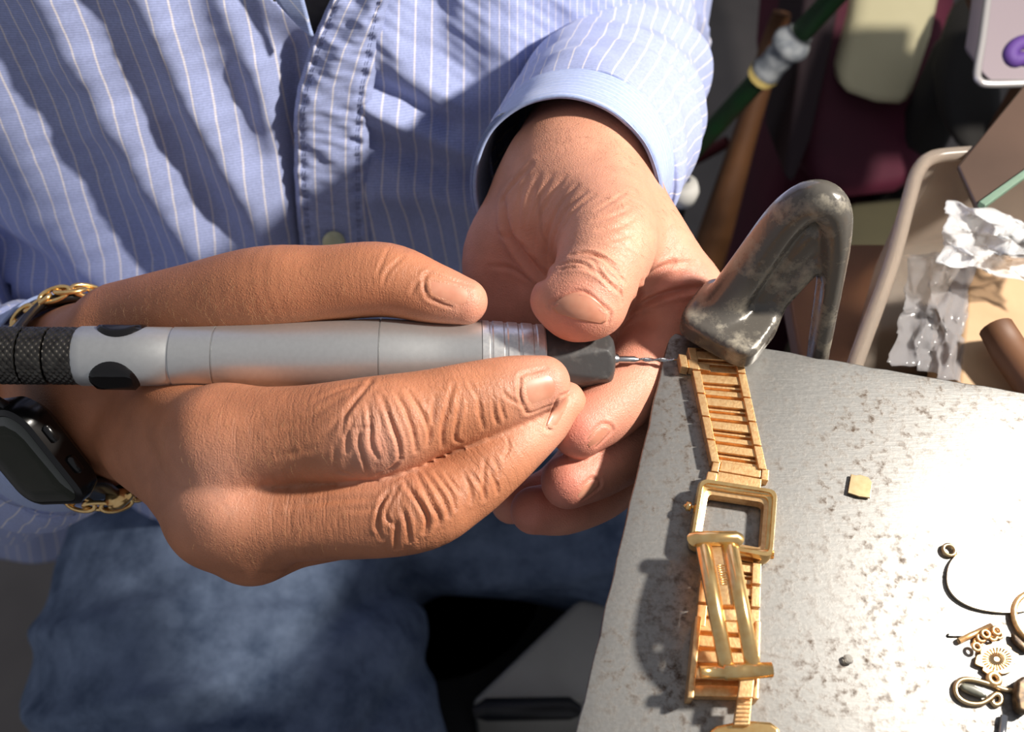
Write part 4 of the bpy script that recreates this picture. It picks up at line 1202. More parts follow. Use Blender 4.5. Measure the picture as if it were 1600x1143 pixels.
# sleeves
def sleeve(name, path, n=120, mat=M_SHIRT, sub=10, fold=0.0, seed=1, su_mode='around', squash=None, bands=()):
    """path rows: cam-space x y z radius"""
    s = catmull(np.array(path, float), sub)
    p = s[:, :3]; t = np.gradient(p, axis=0); t /= np.linalg.norm(t, axis=1, keepdims=True)
    L = np.concatenate([[0], np.cumsum(np.linalg.norm(np.diff(p, axis=0), axis=1))])
    e1 = np.zeros_like(p); prev = np.array([1.0, 0, 0]) if squash is None else squash[0]
    for i in range(len(p)):
        v = prev - t[i] * (prev @ t[i]); prev = v / np.linalg.norm(v); e1[i] = prev
    e2 = np.cross(t, e1)
    th = np.linspace(0, 2 * np.pi, n, endpoint=False)
    TH, LL = np.meshgrid(th, L)
    R = np.repeat(s[:, 3:4], n, 1)
    if fold:
        q = np.stack([np.cos(TH).ravel() * 1.2, np.sin(TH).ravel() * 1.2, LL.ravel() / 26.0], 1)
        R = R + fold * smooth_noise(q, 2.2, seed).reshape(R.shape)
        for l0, wl, amp, ph, sw_ in bands:
            R = R + amp * np.exp(-((LL - l0 - sw_ * np.sin(TH + ph)) / wl) ** 2) * (0.6 + 0.4 * np.cos(TH - ph))
    sa = 1.0 if squash is None else squash[1]
    Pn = p[:, None] + R[..., None] * (np.cos(TH)[..., None] * e1[:, None] + sa * np.sin(TH)[..., None] * e2[:, None])
    m = len(p); V = Pn.reshape(-1, 3)
    idx = np.arange(m * n).reshape(m, n); jn = np.roll(idx, -1, 1)
    q = np.stack([idx[:-1], jn[:-1], jn[1:], idx[1:]], -1).reshape(-1, 4)
    su = TH / (2 * np.pi) * 26 if su_mode == 'around' else LL / 3.4
    sv = LL / 3.0 if su_mode == 'around' else TH * 12
    if su_mode == 'around':      # close the wrap-around of the stripe count
        su = np.abs(TH - np.pi) / np.pi * 21
    o = mesh_obj(name, cam2world(V), q, mat, shirt, attrs={'su': su.ravel(), 'sv': sv.ravel()})
    bm = bmesh.new(); bm.from_mesh(o.data); bmesh.ops.recalc_face_normals(bm, faces=bm.faces); bm.to_mesh(o.data); bm.free()
    md = o.modifiers.new('thick', 'SOLIDIFY'); md.thickness = 0.0012; md.offset = -1
    return o
def cp(px, py, d, r): return tuple(C(px, py, d)) + (r,)
sleeve('cuff', [cp(881, 301, 341, 33.2), cp(884, 296, 344, 33.6), cp(888, 284, 352, 33.8), cp(900, 264, 366, 35.2), cp(906, 254, 372, 35.8)], mat=M_CUFF, su_mode='along', fold=0.5, seed=4)
sleeve('sleeve', [cp(904, 258, 370, 34.5), cp(907, 253, 373, 37.5), cp(918, 238, 384, 39), cp(934, 212, 402, 40), cp(950, 172, 430, 40), cp(962, 122, 460, 39.5), cp(966, 66, 482, 39), cp(962, 0, 492, 38.5), cp(955, -110, 494, 44), cp(930, -260, 490, 56)], fold=1.6, seed=11,
       bands=[(34, 4.5, 3.2, 1.0, 8), (50, 5, -3.0, 0.6, 10), (66, 6, 3.6, 0.2, 12), (88, 7, -3.4, 0.9, 14), (112, 8, 4.0, 0.4, 14), (140, 8, -3, 0.2, 12)])
def rs(t, r): return tuple(R_WC + R_FORE * t + R_LONG * -1.5) + (r,)
sleeve('cuff', [rs(20, 41), rs(24, 41.6), rs(40, 43), rs(58, 44)], mat=M_CUFF, su_mode='along', fold=0.6, seed=8, squash=(R_LONG, 0.80))
sh_r = world2cam(np.array([-0.24, 0.2, 0.16]))
el_r = R_WC + R_FORE * 225
sleeve('sleeve', [rs(57, 43), rs(62, 46), rs(100, 50), rs(160, 52), tuple(el_r) + (52,), tuple(el_r * 0.6 + sh_r * 0.4 + np.array([-25, 0, 0])) + (54,), tuple(sh_r) + (60,)], fold=2.0, seed=13, squash=(R_LONG, 0.85), bands=[(20, 6, 3, 1, 8), (50, 8, -3, 0.4, 10), (90, 9, 4, 0.2, 12)])

# body core under the clothes: torso, shoulders, neck and upper arms, joined to the hands' mesh
def wc(x, y, z, r): return tuple(world2cam(np.array([x, y, z]) / 1000.0)) + (r,)
core_prims = [
    Chain([wc(-65, 280, -440, 92), wc(-65, 285, -250, 95), wc(-65, 292, -100, 96), wc(-65, 300, 60, 90), wc(-65, 305, 120, 70)], 40, cam_pts=True, flat=(wdir([1, 0, 0]), 1.6)),
    Chain([wc(-65, 300, 120, 60), wc(-65, 290, 210, 56), wc(-65, 280, 260, 56)], 40, cam_pts=True),
    Chain([wc(-65, 300, 110, 70), wc(-215, 270, 140, 52), tuple(sh_r) + (44,), tuple(el_r * 0.5 + sh_r * 0.5 + np.array([-15, 0, 0])) + (40,), tuple(el_r) + (40,), tuple(R_WC + R_FORE * 140) + (33,)], 30, cam_pts=True),
    Chain([wc(-65, 300, 110, 70), wc(85, 282, 140, 50), tuple(C(940, -180, 500)) + (36,), tuple(C(962, 40, 490)) + (31,), tuple(C(955, 110, 470)) + (31,), tuple(C(936, 200, 408)) + (29,)], 30, cam_pts=True),
]
for c_ in core_prims[2:]: c_.k = 24
cs = np.vstack([np.array([wc(-330, 100, -560, 0)[:3], wc(200, 400, 330, 0)[:3]]), core_prims[2].s[:, :3], core_prims[3].s[:, :3]])
tv, tq = surface_net(lambda p: union_eval(core_prims, p), cs.min(0) - 60, cs.max(0) + 60, 6.0, cf=4)
# back, sides and shoulders of the shirt: a shell around the torso
yoke = [Chain([wc(-65, 282, -440, 104), wc(-65, 288, -250, 107), wc(-65, 295, -100, 108), wc(-65, 302, 60, 102), wc(-65, 306, 112, 78)], 30, cam_pts=True, flat=(wdir([1, 0, 0]), 1.62)),
        Chain([wc(-65, 300, 95, 76), wc(-205, 268, 128, 60), tuple(sh_r) + (58,)], 30, cam_pts=True), Chain([wc(-65, 300, 95, 76), wc(75, 282, 128, 58), tuple(C(900, -260, 500)) + (42,)], 30, cam_pts=True)]
yv, yq = surface_net(lambda p: np.maximum(union_eval(yoke, p), -(np.linalg.norm((p - np.array(wc(-65, 262, 215, 0)[:3], np.float32)), axis=1) - 82)), cs.min(0) - 60, cs.max(0) + 60, 5.0, cf=4)
yw = cam2world(yv)
sheet_o = mesh_obj('shirt_back', yw, yq, M_SHIRT, shirt, attrs={'su': yw[:, 0] / 0.0095, 'sv': yw[:, 2] / 0.009})
z_ = np.zeros(len(tv))
V = np.vstack([cam2world(rv), cam2world(lv), cam2world(tv)]); Q = np.vstack([rq, lq + len(rv), tq + len(rv) + len(lv)])
body = mesh_obj('body', V, Q, M_SKIN, person, attrs={'tint': np.concatenate([r_tint, l_tint, z_ + .2]), 'wrinkle': np.concatenate([r_wr, l_wr, z_]), 'axial': np.concatenate([r_ax, l_ax, z_])})
body['label'] = 'tanned hands with wrinkled knuckles'
for h_, qd_, arc_, lb_ in NAILS:
    nv_, nf_ = nail_mesh(r_bvh if h_ == 'r' else l_bvh, qd_, arc_, *((0.45, 15, 0.12) if 'broad' in lb_ else ()))
    o = mesh_obj('fingernail', cam2world(nv_), nf_, M_NAIL, body)
    o['label'] = lb_

# fine hairs on the backs of the hands and the left wrist
def hairs(bvh, polys, n, length, dirpx, rad, seed):
    r = np.random.default_rng(seed); V, Fc = [], []
    for (x0, y0, x1, y1), k in zip(polys, n):
        for _ in range(k):
            px, py = r.uniform(x0, x1), r.uniform(y0, y1)
            h, nn = hit(bvh, px, py)
            if h is None: continue
            h2, _n = hit(bvh, px + dirpx[0] * 20, py + dirpx[1] * 20)
            if h2 is None or abs(h2[2] - h[2]) > 6: continue
            t = (h2 - h) / np.linalg.norm(h2 - h) + 0.5 * r.normal(size=3); t -= nn * (t @ nn); t /= np.linalg.norm(t)
            L_ = length * r.uniform(0.5, 1.2); s = np.cross(nn, t)
            pts = [h - nn * 0.1, h + t * L_ * 0.45 + nn * 0.45, h + t * L_ + nn * 0.3 + s * 0.3]
            b0 = len(V)
            for p, w in zip(pts, (rad, rad * 0.8, rad * 0.2)):
                V += [p + s * w, p - s * w * 0.5 + nn * w, p - s * w * 0.5 - nn * w]
            for q in range(2):
                for e in range(3): Fc.append((b0 + q * 3 + e, b0 + q * 3 + (e + 1) % 3, b0 + q * 3 + 3 + (e + 1) % 3, b0 + q * 3 + 3 + e))
    return V, Fc
hv_, hf_ = hairs(r_bvh, [(170, 430, 420, 500), (240, 620, 520, 760), (300, 780, 540, 880), (420, 390, 560, 470)], (150, 130, 70, 40), 3.8, (0.4, 1.0), 0.022, 31)
o = mesh_obj('hair', cam2world(np.array(hv_)), hf_, simple_mat('pale_hair', srgb(206, 166, 120), 0.4), body); o['kind'] = 'stuff'; o['label'] = 'short pale hairs on the back of the hand'
hv_, hf_ = hairs(l_bvh, [(850, 188, 960, 235), (930, 230, 1000, 330), (1000, 300, 1080, 400)], (60, 40, 30), 4.5, (0.6, 0.8), 0.022, 32)
o = mesh_obj('hair', cam2world(np.array(hv_)), hf_, simple_mat('dark_hair', srgb(72, 52, 40), 0.5), body); o['kind'] = 'stuff'; o['label'] = 'sparse dark hairs on the wrist'

# jeans
def W4(x, y, z, r): return (x, y, z, r)
jean_prims = [
    Chain([W4(-150, 200, -470, 100), W4(20, 200, -470, 100)], 40, cam_pts=True),
    Chain([W4(-65, 235, -420, 105), W4(-65, 230, -360, 108)], 40, cam_pts=True, flat=(np.array([1.0, 0, 0]), 1.5)),
    Chain([W4(-175, 170, -470, 118), W4(-215, 85, -466, 132), W4(-178, -30, -462, 134), W4(-85, -220, -455, 92), W4(-62, -262, -480, 76), W4(-62, -250, -620, 70), W4(-62, -225, -880, 62)], 25, cam_pts=True),
    Chain([W4(20, 215, -470, 98), W4(110, 165, -468, 94), W4(215, 95, -462, 86), W4(330, 15, -455, 74), W4(342, 8, -480, 72), W4(338, 15, -620, 64), W4(335, 30, -880, 58)], 25, cam_pts=True),
]
def jean_fn(p):
    d = union_eval(jean_prims, p)
    return d
jv, jq = surface_net(jean_fn, (-400, -370, -960), (440, 380, -250), 7.0, cf=4)
jv, jq = subdivide(jv, jq)
jn = vertex_normals(jv, jq)
jd = 5.0 * smooth_noise(jv * np.array([1.0, 1.0, 0.8]), 170, 21, 3)
jpx = world2cam(jv / 1000.0); jX = jpx[:, 0] / -jpx[:, 2] * F + 800; jY = -jpx[:, 1] / -jpx[:, 2] * F + 571.5
for pts, amp, w in (([(640, 905), (520, 960), (430, 1040), (330, 1110), (150, 1130)], -9, 26), ([(700, 1000), (620, 1090), (560, 1170)], -6, 22), ([(0, 990), (120, 980), (300, 930)], 7, 26),
                    ([(0, 1050), (60, 1120), (180, 1110), (340, 1070)], 8, 20), ([(200, 905), (330, 930), (480, 925)], -6, 18), ([(655, 960), (700, 1060), (730, 1140)], 5, 18), ([(960, 880), (860, 900), (720, 900)], 7, 20)):
    jd += ridge(jX, jY, pts, amp, w)
jv = jv + jn * jd[:, None]
def denim_material():
    m, n, l, b = new_mat('denim')
    tc = n.new('ShaderNodeTexCoord')
    t = n.new('ShaderNodeTexNoise'); t.inputs['Scale'].default_value = 28; t.inputs['Detail'].default_value = 8; t.inputs['Roughness'].default_value = 0.7
    l.new(tc.outputs['Object'], t.inputs['Vector'])
    r = n.new('ShaderNodeValToRGB'); r.color_ramp.elements[0].position = 0.3; r.color_ramp.elements[1].position = 0.75
    r.color_ramp.elements[0].color = srgb(62, 76, 100); r.color_ramp.elements[1].color = srgb(128, 144, 170)
    l.new(t.outputs['Fac'], r.inputs['Fac']); l.new(r.outputs['Color'], b.inputs['Base Color'])
    b.inputs['Roughness'].default_value = 0.9; b.inputs['Specular IOR Level'].default_value = 0.15
    return m
M_DENIM = denim_material()
jo = mesh_obj('jeans', jv / 1000.0, jq, M_DENIM, person); jo['label'] = 'dark blue denim jeans'

# ------------------------------------------------------------------ smartwatch on the right wrist
M_WCASE = simple_mat('dark_grey_metal', srgb(58, 58, 58), 0.25, 0.9)
M_WGLASS = simple_mat('dark_watch_glass', srgb(38, 44, 34), 0.06, Coat_Weight=0.5)
M_STRAP = simple_mat('black_strap', srgb(18, 18, 20), 0.35, noise=(200, 0.3, 0.7), col2=srgb(28, 28, 30))
sw = empty('smartwatch', cam2world(C(52, 717, 338)))
tag(sw, 'black square smartwatch strapped around the wrist above the handpiece grip', 'smartwatch')
w1 = np.array([107, -150, -60.0]); w1 /= np.linalg.norm(w1)
w2 = np.array([-100, -4, -168.0]); w2 -= w1 * (w2 @ w1); w2 /= np.linalg.norm(w2)
wn = np.cross(w2, w1); wn *= np.sign(wn[2])
wcn = C(34, 720, 322)
wz = -wcn / np.linalg.norm(wcn); wx = np.cross([0, 1.0, 0], wz); wx /= np.linalg.norm(wx); wy = np.cross(wz, wx)
w1, w2, wn = [v[0] * wx + v[1] * wy + v[2] * wz for v in (w1, w2, wn)]
def squircle(h1, h2, rad, z, n=8):
    pts = []
    for sx, sy, a0 in ((1, 1, 0), (-1, 1, 90), (-1, -1, 180), (1, -1, 270)):
        for k in range(n + 1):
            a = math.radians(a0 + 90.0 * k / n)
            pts.append(wcn + w1 * (sx * (h1 - rad) + rad * math.cos(a)) + w2 * (sy * (h2 - rad) + rad * math.sin(a)) + wn * z)
    return pts
def wloft(name, levels, mat, parent):
    loops = [squircle(*lv_) for lv_ in levels]; n = len(loops[0]); V = [p for l_ in loops for p in l_]; Fc = []
    for i in range(len(loops) - 1):
        for k in range(n): Fc.append((i * n + k, i * n + (k + 1) % n, (i + 1) * n + (k + 1) % n, (i + 1) * n + k))
    Fc.append(tuple(range(n))); Fc.append(tuple(range((len(loops) - 1) * n, len(loops) * n)))
    o = mesh_obj(name, cam2world(np.array(V)), Fc, mat, parent)
    bm = bmesh.new(); bm.from_mesh(o.data); bmesh.ops.recalc_face_normals(bm, faces=bm.faces); bm.to_mesh(o.data); bm.free()
    md = o.modifiers.new('es', 'EDGE_SPLIT'); md.split_angle = math.radians(35)
    return o
wloft('watch_case', [(16, 14, 7, -11), (19.5, 17, 8, -8.5), (20.5, 18, 8.5, -4), (20.0, 17.5, 8, -0.8), (18.6, 16, 7, 0.2), (18.2, 15.6, 6.8, 0.2), (18.0, 15.4, 6.6, -0.3)], M_WCASE, sw)
wloft('screen', [(18.0, 15.4, 6.6, -0.5), (18.0, 15.4, 6.6, 0.1), (17.4, 14.8, 6.2, 0.5), (10, 8, 4, 0.75)], M_WGLASS, sw)
for s_ in (-7, 6):
    a_ = wcn + w1 * s_ - w2 * 18.2 - wn * 4.2
    v_, f_ = tube_mesh([cam2world(a_ - w1 * 3.2), cam2world(a_ - w1 * 2.6), cam2world(a_ + w1 * 2.6), cam2world(a_ + w1 * 3.2)], [.0008, .0015, .0015, .0008], 14)
    mesh_obj('side_button', v_, f_, M_WCASE, sw)
def ribbon(name, path_cam, width_dir, half, thick, mat, parent):
    s = catmull(np.array(path_cam), 10); t = np.gradient(s, axis=0); t /= np.linalg.norm(t, axis=1, keepdims=True)
    V, Fc = [], []
    for p, tt in zip(s, t):
        wd = width_dir - tt * (width_dir @ tt); wd /= np.linalg.norm(wd); nn = np.cross(tt, wd)
        for a, b_ in ((-1, -1), (-0.8, -1.25), (0.8, -1.25), (1, -1), (1, 1), (-1, 1)): V.append(p + wd * half * a + nn * thick * b_ / 2)
    k = 6
    for i in range(len(s) - 1):
        for j in range(k): Fc.append((i * k + j, i * k + (j + 1) % k, (i + 1) * k + (j + 1) % k, (i + 1) * k + j))
    Fc.append(tuple(range(k))); Fc.append(tuple(range((len(s) - 1) * k, len(s) * k)))
    o = mesh_obj(name, cam2world(np.array(V)), Fc, mat, parent)
    bm = bmesh.new(); bm.from_mesh(o.data); bmesh.ops.recalc_face_normals(bm, faces=bm.faces); bm.to_mesh(o.data); bm.free()
    return o
q1 = wcn - w1 * 19 - wn * 5; q2 = wcn + w1 * 19 - wn * 5
wr_c = R_WC + R_FORE * 6
def wr_pt(a, grow): return wr_c + R_LONG * math.cos(a) * (35.5 + grow) + R_DORS * math.sin(a) * (26.5 + grow)
# angles: 0 = little-finger side (bottom), 180 = thumb side (top), 90 = dorsal
ribbon('strap', [q1, q1 - w1 * 9 - wn * 2.5, wr_pt(math.radians(150), 2.5), wr_pt(math.radians(180), 2.0), wr_pt(math.radians(215), 1.8), wr_pt(math.radians(260), 1.5), wr_pt(math.radians(310), 1.5), wr_pt(math.radians(350), 1.8), q2 + w1 * 2 - wn * 6, q2], R_FORE, 9.5, 2.4, M_STRAP, sw)

# gold chain bracelet
br = empty('chain_bracelet', cam2world(C(165, 790, 345)))
tag(br, 'gold link chain bracelet worn next to the smartwatch', 'bracelet')
bc_ = R_WC + R_FORE * -4
N_L = 34
ringp = []
for k in range(N_L):
    a = 2 * math.pi * k / N_L
    ringp.append(bc_ + R_LONG * (math.cos(a) * 40 + 0.5) + R_DORS * math.sin(a) * 30 + R_FORE * (34 * max(math.sin(a), 0) ** 2 - 6 * max(math.cos(a), 0)))
ringp = np.array(ringp)
for k in range(N_L):
    t = ringp[(k + 1) % N_L] - ringp[k - 1]; t /= np.linalg.norm(t)
    o_ = ringp[k] - (bc_); o_ /= np.linalg.norm(o_)
    s_ = np.cross(t, o_); s_ /= np.linalg.norm(s_)
    nrm = (o_ if k % 2 else s_) * 0.92 + (s_ if k % 2 else o_) * 0.4
    b2 = np.cross(nrm, t); b2 /= np.linalg.norm(b2)
    path = [ringp[k] + t * 5.4 * math.cos(x) + b2 * 2.5 * math.sin(x) for x in np.linspace(0, 2 * math.pi, 20, endpoint=False)]
    v_, f_ = tube_mesh(cam2world(np.array(path)), .00085, 8, closed=True)
    mesh_obj('chain_link', v_, f_, M_GOLD_POL, br)
cl = C(172, 783, 350)
v_, f_ = tube_mesh(cam2world(np.array([cl, cl + [3, 1, 0], cl + [6, 2.2, 0], cl + [8, 3, 0]])), [.0034, .0038, .0026, .0012], 16)
mesh_obj('clasp', v_, f_, M_GOLD_POL, br)
cl = C(205, 772, 350)
v_, f_ = tube_mesh(cam2world(np.array([cl, cl + [2, 1, 0], cl + [3.6, 1.6, 0], cl + [4.2, 1.8, 0]])), [.0004, .0004, .0009, .0003], 10)
mesh_obj('clasp_pin', v_, f_, M_GOLD_POL, br)
# ------------------------------------------------------------------ surroundings
FLOOR_Z = -0.95
M_FLOOR = simple_mat('dark_floor', srgb(118, 112, 110), 0.8, noise=(6, 0.3, 0.7), col2=srgb(98, 94, 92), bump=(60, 0.2, 0.002))
bm = bmesh.new(); frame_box(bm, (0, 0, FLOOR_Z), (1, 0, 0), (0, 1, 0), (0, 0, 1), -2.5, 3.0, -1.5, 3.0, -0.05, 0)
tag(bm_obj('floor', bm, M_FLOOR), 'dark grey workshop floor', kind='structure')
M_WALL = simple_mat('grey_wall', srgb(110, 108, 106), 0.9, noise=(5, 0.3, 0.7), col2=srgb(96, 94, 92))
bm = bmesh.new(); frame_box(bm, (0, 3.0, FLOOR_Z), (1, 0, 0), (0, 1, 0), (0, 0, 1), -2.5, 3.0, 0, 0.1, 0, 2.6)
tag(bm_obj('wall_back', bm, M_WALL), 'grey back wall', kind='structure')

# bench frame below the plate
M_BENCH = simple_mat('old_bench_wood', srgb(120, 92, 62), 0.7, noise=(30, 0.3, 0.7), col2=srgb(92, 68, 46))
bench = empty('workbench', (0.22, -0.16, FLOOR_Z)); tag(bench, 'wooden workbench carrying the steel plate', 'workbench')
bm = bmesh.new(); frame_box(bm, (c0[0], c0[1], 0), tuple(eb), tuple(el), (0, 0, 1), 0.012, PB + 0.35, 0.012, PL + 0.02, -0.04, -0.0092)
bmesh.ops.recalc_face_normals(bm, faces=bm.faces)
bm_obj('bench_top', bm, M_BENCH, bench, bevel=0.002)
for u, w in ((0.42, 0.06), (PB + 0.3, 0.06), (0.06, PL - 0.03), (PB + 0.3, PL - 0.03)):
    q = c0 + eb * u + el * w
    bm = bmesh.new(); frame_box(bm, (q[0], q[1], 0), tuple(eb), tuple(el), (0, 0, 1), -0.025, 0.025, -0.025, 0.025, FLOOR_Z, -0.04)
    bmesh.ops.recalc_face_normals(bm, faces=bm.faces)
    bm_obj('leg', bm, M_BENCH, bench, bevel=0.002)

# stool
M_STOOL = simple_mat('black_vinyl', srgb(22, 22, 24), 0.45, bump=(200, 0.2, 0.0005))
stool = empty('stool', (-0.07, 0.16, FLOOR_Z)); tag(stool, 'black padded stool under the seated person', 'stool')
v_, f_ = tube_mesh([(-0.07, 0.16, z) for z in (-0.665, -0.66, -0.60, -0.59, -0.586)], [.19, .205, .205, .19, .1], 40); mesh_obj('seat', v_, f_, M_STOOL, stool)
v_, f_ = tube_mesh([(-0.07, 0.16, z) for z in (-0.9, -0.66)], .028, 20); mesh_obj('post', v_, f_, M_BLACK_METAL, stool)
for k in range(5):
    a = 2 * math.pi * k / 5 + 0.3
    v_, f_ = tube_mesh([(-0.07, 0.16, -0.9), (-0.07 + 0.25 * math.cos(a), 0.16 + 0.25 * math.sin(a), -0.932)], .016, 12); mesh_obj('foot', v_, f_, M_BLACK_METAL, stool)

# grey drawer unit seen below the plate
M_GREYBOX = simple_mat('grey_plastic', srgb(176, 174, 166), 0.6, noise=(20, 0.3, 0.7), col2=srgb(160, 158, 150))
gb = empty('drawer_box', onz(880, 1030, FLOOR_Z)); tag(gb, 'plain grey drawer box with a black rail under the plate', 'drawer box')
prism([(905, 932), (1010, 950), (1000, 1097), (733, 1097)], -0.46, FLOOR_Z, 'box_body', M_GREYBOX, gb, bevel=0.006)
v_, f_ = tube_mesh([onz(742, 1112, -0.45), onz(760, 1108, -0.447), onz(890, 1106, -0.447), onz(905, 1110, -0.45)], [.004, .008, .008, .004], 16); mesh_obj('rail', v_, f_, M_STOOL, gb)

# leaning poles and handles, blurred beyond the arm
M_GREEN = simple_mat('green_paint', srgb(34, 74, 40), 0.45, noise=(40, 0.35, 0.65), col2=srgb(44, 62, 42))
M_TAPE = simple_mat('clear_tape', srgb(176, 180, 182), 0.2, noise=(80, 0.4, 0.6), col2=srgb(128, 134, 140))
M_WOOD = simple_mat('brown_wood', srgb(112, 74, 44), 0.6, noise=(14, 0.3, 0.7), col2=srgb(78, 50, 32))
def line_to_floor(a, b, far=0.25):
    d = (b - a) / np.linalg.norm(b - a)
    t = (FLOOR_Z - a[2]) / d[2]
    return a + d * t, b + d * far
pole = empty('green_pole', (0.2, 0.6, FLOOR_Z)); tag(pole, 'long green painted pole leaning diagonally with clear tape around it', 'pole')
ga, gb_ = P(1062, 258, 930), P(1290, 10, 760)
g0, g1 = line_to_floor(ga, gb_)
pole.location = g0
v_, f_ = tube_mesh([g0, g1], .0088, 18); mesh_obj('shaft', v_, f_, M_GREEN, pole)
gd = (gb_ - ga) / np.linalg.norm(gb_ - ga)
def on_pole(px):
    lo, hi = -1.0, 2.0
    for _ in range(40):
        m = (lo + hi) / 2; q = world2cam(ga + (gb_ - ga) * m)
        if q[0] / -q[2] * F + 800 < px: lo = m
        else: hi = m
    return ga + (gb_ - ga) * lo
ta, tb = on_pole(1192), on_pole(1252)
ts = [ta + (tb - ta) * k / 12 for k in range(13)]
v_, f_ = tube_mesh(ts, [.011, .0135, .0125, .0118, .012, .0125, .012, .013, .0155, .0165, .015, .012, .0105], 14); mesh_obj('tape_wrap', v_, f_, M_TAPE, pole)
v_, f_ = tube_mesh([ta - gd * .004, ta + gd * .002, ta + gd * .004], [.012, .0138, .011], 14)
o = mesh_obj('tape_end', v_, f_, simple_mat('yellowed_tape', srgb(196, 174, 104), 0.4), pole)
wh = empty('wooden_pole', (0.3, 0.7, FLOOR_Z)); tag(wh, 'brown wooden pole standing behind the green pole', 'pole')
ha, hb = P(1128, 330, 960), P(1222, 20, 860)
h0, h1 = line_to_floor(ha, hb, 0.0)
wh.location = h0
s_ = [h0 + (h1 - h0) * k / 24 for k in range(25)]
v_, f_ = tube_mesh(s_, [.020 + .005 * math.sin(k * 0.5) for k in range(24)] + [.012], 16, squash=(1, 0.7)); mesh_obj('pole_shaft', v_, f_, M_WOOD, wh)
# red cable
cable = wire('red_cable', [(0, 0), (1, 1)], .004, M_BLACK_METAL, None, None) if False else None
ca, cb = P(1062, 262, 1000), P(1110, 236, 980)
c_0, c_1 = line_to_floor(ca, cb, 0.02)
v_, f_ = tube_mesh([c_0, c_1], .006, 10); o = mesh_obj('red_rod', v_, f_, simple_mat('dark_red', srgb(96, 30, 36), 0.5)); tag(o, 'short dark red rod below the green pole', 'rod')
# white knob on the near pole foot
def block_px(name, pts, d_near, thick, mat, label, cat, bevel=0.01, tilt=0.0, parent=None):
    """solid block: front face on the rays of pts at depth d_near, extruded backwards along the view's ground direction"""
    fr = [P(x, y, d_near + tilt * (571 - y)) for x, y in pts]
    back = np.array([0.0, 1.0, -0.25]) * thick
    bm = bmesh.new()
    a = [bm.verts.new(p) for p in fr]; b_ = [bm.verts.new(p + back) for p in fr]
    bm.faces.new(a); bm.faces.new(b_[::-1]); k = len(a)
    for i in range(k): bm.faces.new((a[i], b_[i], b_[(i + 1) % k], a[(i + 1) % k]))
    bmesh.ops.recalc_face_normals(bm, faces=bm.faces)
    o = bm_obj(name, bm, mat, parent, bevel=bevel)
    if label: tag(o, label, cat)
    return o
M_MAROON = simple_mat('maroon_cloth', srgb(92, 22, 48), 0.75, noise=(7, 0.3, 0.7), col2=srgb(62, 16, 34))
M_CREAM = simple_mat('cream_cloth', srgb(214, 206, 170), 0.8, noise=(9, 0.3, 0.7), col2=srgb(198, 190, 152))
M_BLACKBAG = simple_mat('black_cloth', srgb(30, 28, 26), 0.8)
sack = empty('cloth_sack', (0.42, 0.75, FLOOR_Z)); tag(sack, 'maroon cloth sack with a cream panel behind the clamp', 'sack')
def rounded_sack(name, c, r, mat, parent, seed, nz=0.05, p=3.2):
    V, Fc = [], []; n, m = 48, 28
    for i in range(m + 1):
        ph = math.pi * i / m
        for k in range(n):
            th = 2 * math.pi * k / n
            sgn = lambda v, e: math.copysign(abs(v) ** e, v)
            V.append([sgn(math.cos(th), 2 / p) * sgn(math.sin(ph), 2 / p), sgn(math.sin(th), 2 / p) * sgn(math.sin(ph), 2 / p), sgn(math.cos(ph), 2 / p)])
    V = np.array(V) * np.array(r)
    V = V * (1 + nz * smooth_noise(V, min(r) * 1.2, seed))[:, None] + np.array(c)
    for i in range(m):
        for k in range(n): Fc.append((i * n + k, (i + 1) * n + k, (i + 1) * n + (k + 1) % n, i * n + (k + 1) % n))
    o = mesh_obj(name, V, Fc, mat, parent)
    bm = bmesh.new(); bm.from_mesh(o.data); bmesh.ops.remove_doubles(bm, verts=bm.verts, dist=1e-5); bmesh.ops.recalc_face_normals(bm, faces=bm.faces); bm.to_mesh(o.data); bm.free()
    return o
sc_ = P(1370, 150, 960)
zb = (FLOOR_Z + P(1370, 330, 900)[2]) / 2
block_px('sack_body', [(1262, -80), (1520, -60), (1500, 120), (1480, 250), (1440, 318), (1330, 330), (1248, 310), (1240, 200)], 900, 0.22, M_MAROON, None, None, 0.03, parent=sack)
block_px('cream_panel', [(1352, -80), (1490, -80), (1462, 60), (1425, 172), (1370, 168), (1308, 146), (1335, 40)], 880, 0.10, M_CREAM, None, None, 0.012, parent=sack)
block_px('dark_flap', [(1262, -80), (1330, -80), (1300, 80), (1268, 220), (1240, 290), (1226, 280), (1246, 120)], 885, 0.1, simple_mat('dark_maroon', srgb(40, 24, 30), 0.8), None, None, 0.015, parent=sack)
base_q = P(1370, 320, 905)
bm = bmesh.new(); frame_box(bm, (base_q[0], base_q[1] + 0.12, 0), (1, 0, 0), (0, 1, 0), (0, 0, 1), -0.07, 0.07, -0.06, 0.1, FLOOR_Z, base_q[2] + 0.02)
bm_obj('sack_base', bm, M_MAROON, sack, bevel=0.03)
db = block_px('dark_bag', [(1515, 40), (1570, 30), (1580, 240), (1530, 260), (1500, 250), (1480, 150)], 800, 0.06, M_BLACKBAG, 'black bag right of the cream panel', 'bag', 0.03)
bb_ = np.array([db.matrix_world @ v.co for v in db.data.vertices])
bm = bmesh.new(); frame_box(bm, (bb_[:, 0].mean(), bb_[:, 1].mean() + 0.03, 0), (1, 0, 0), (0, 1, 0), (0, 0, 1), -0.02, 0.02, -0.02, 0.02, FLOOR_Z, bb_[:, 2].min() + 0.05)
bm_obj('bag_foot', bm, M_BLACKBAG, db, bevel=0.01)
M_OLIVE = simple_mat('olive_card', srgb(92, 86, 62), 0.85, noise=(10, 0.3, 0.7), col2=srgb(74, 70, 52))
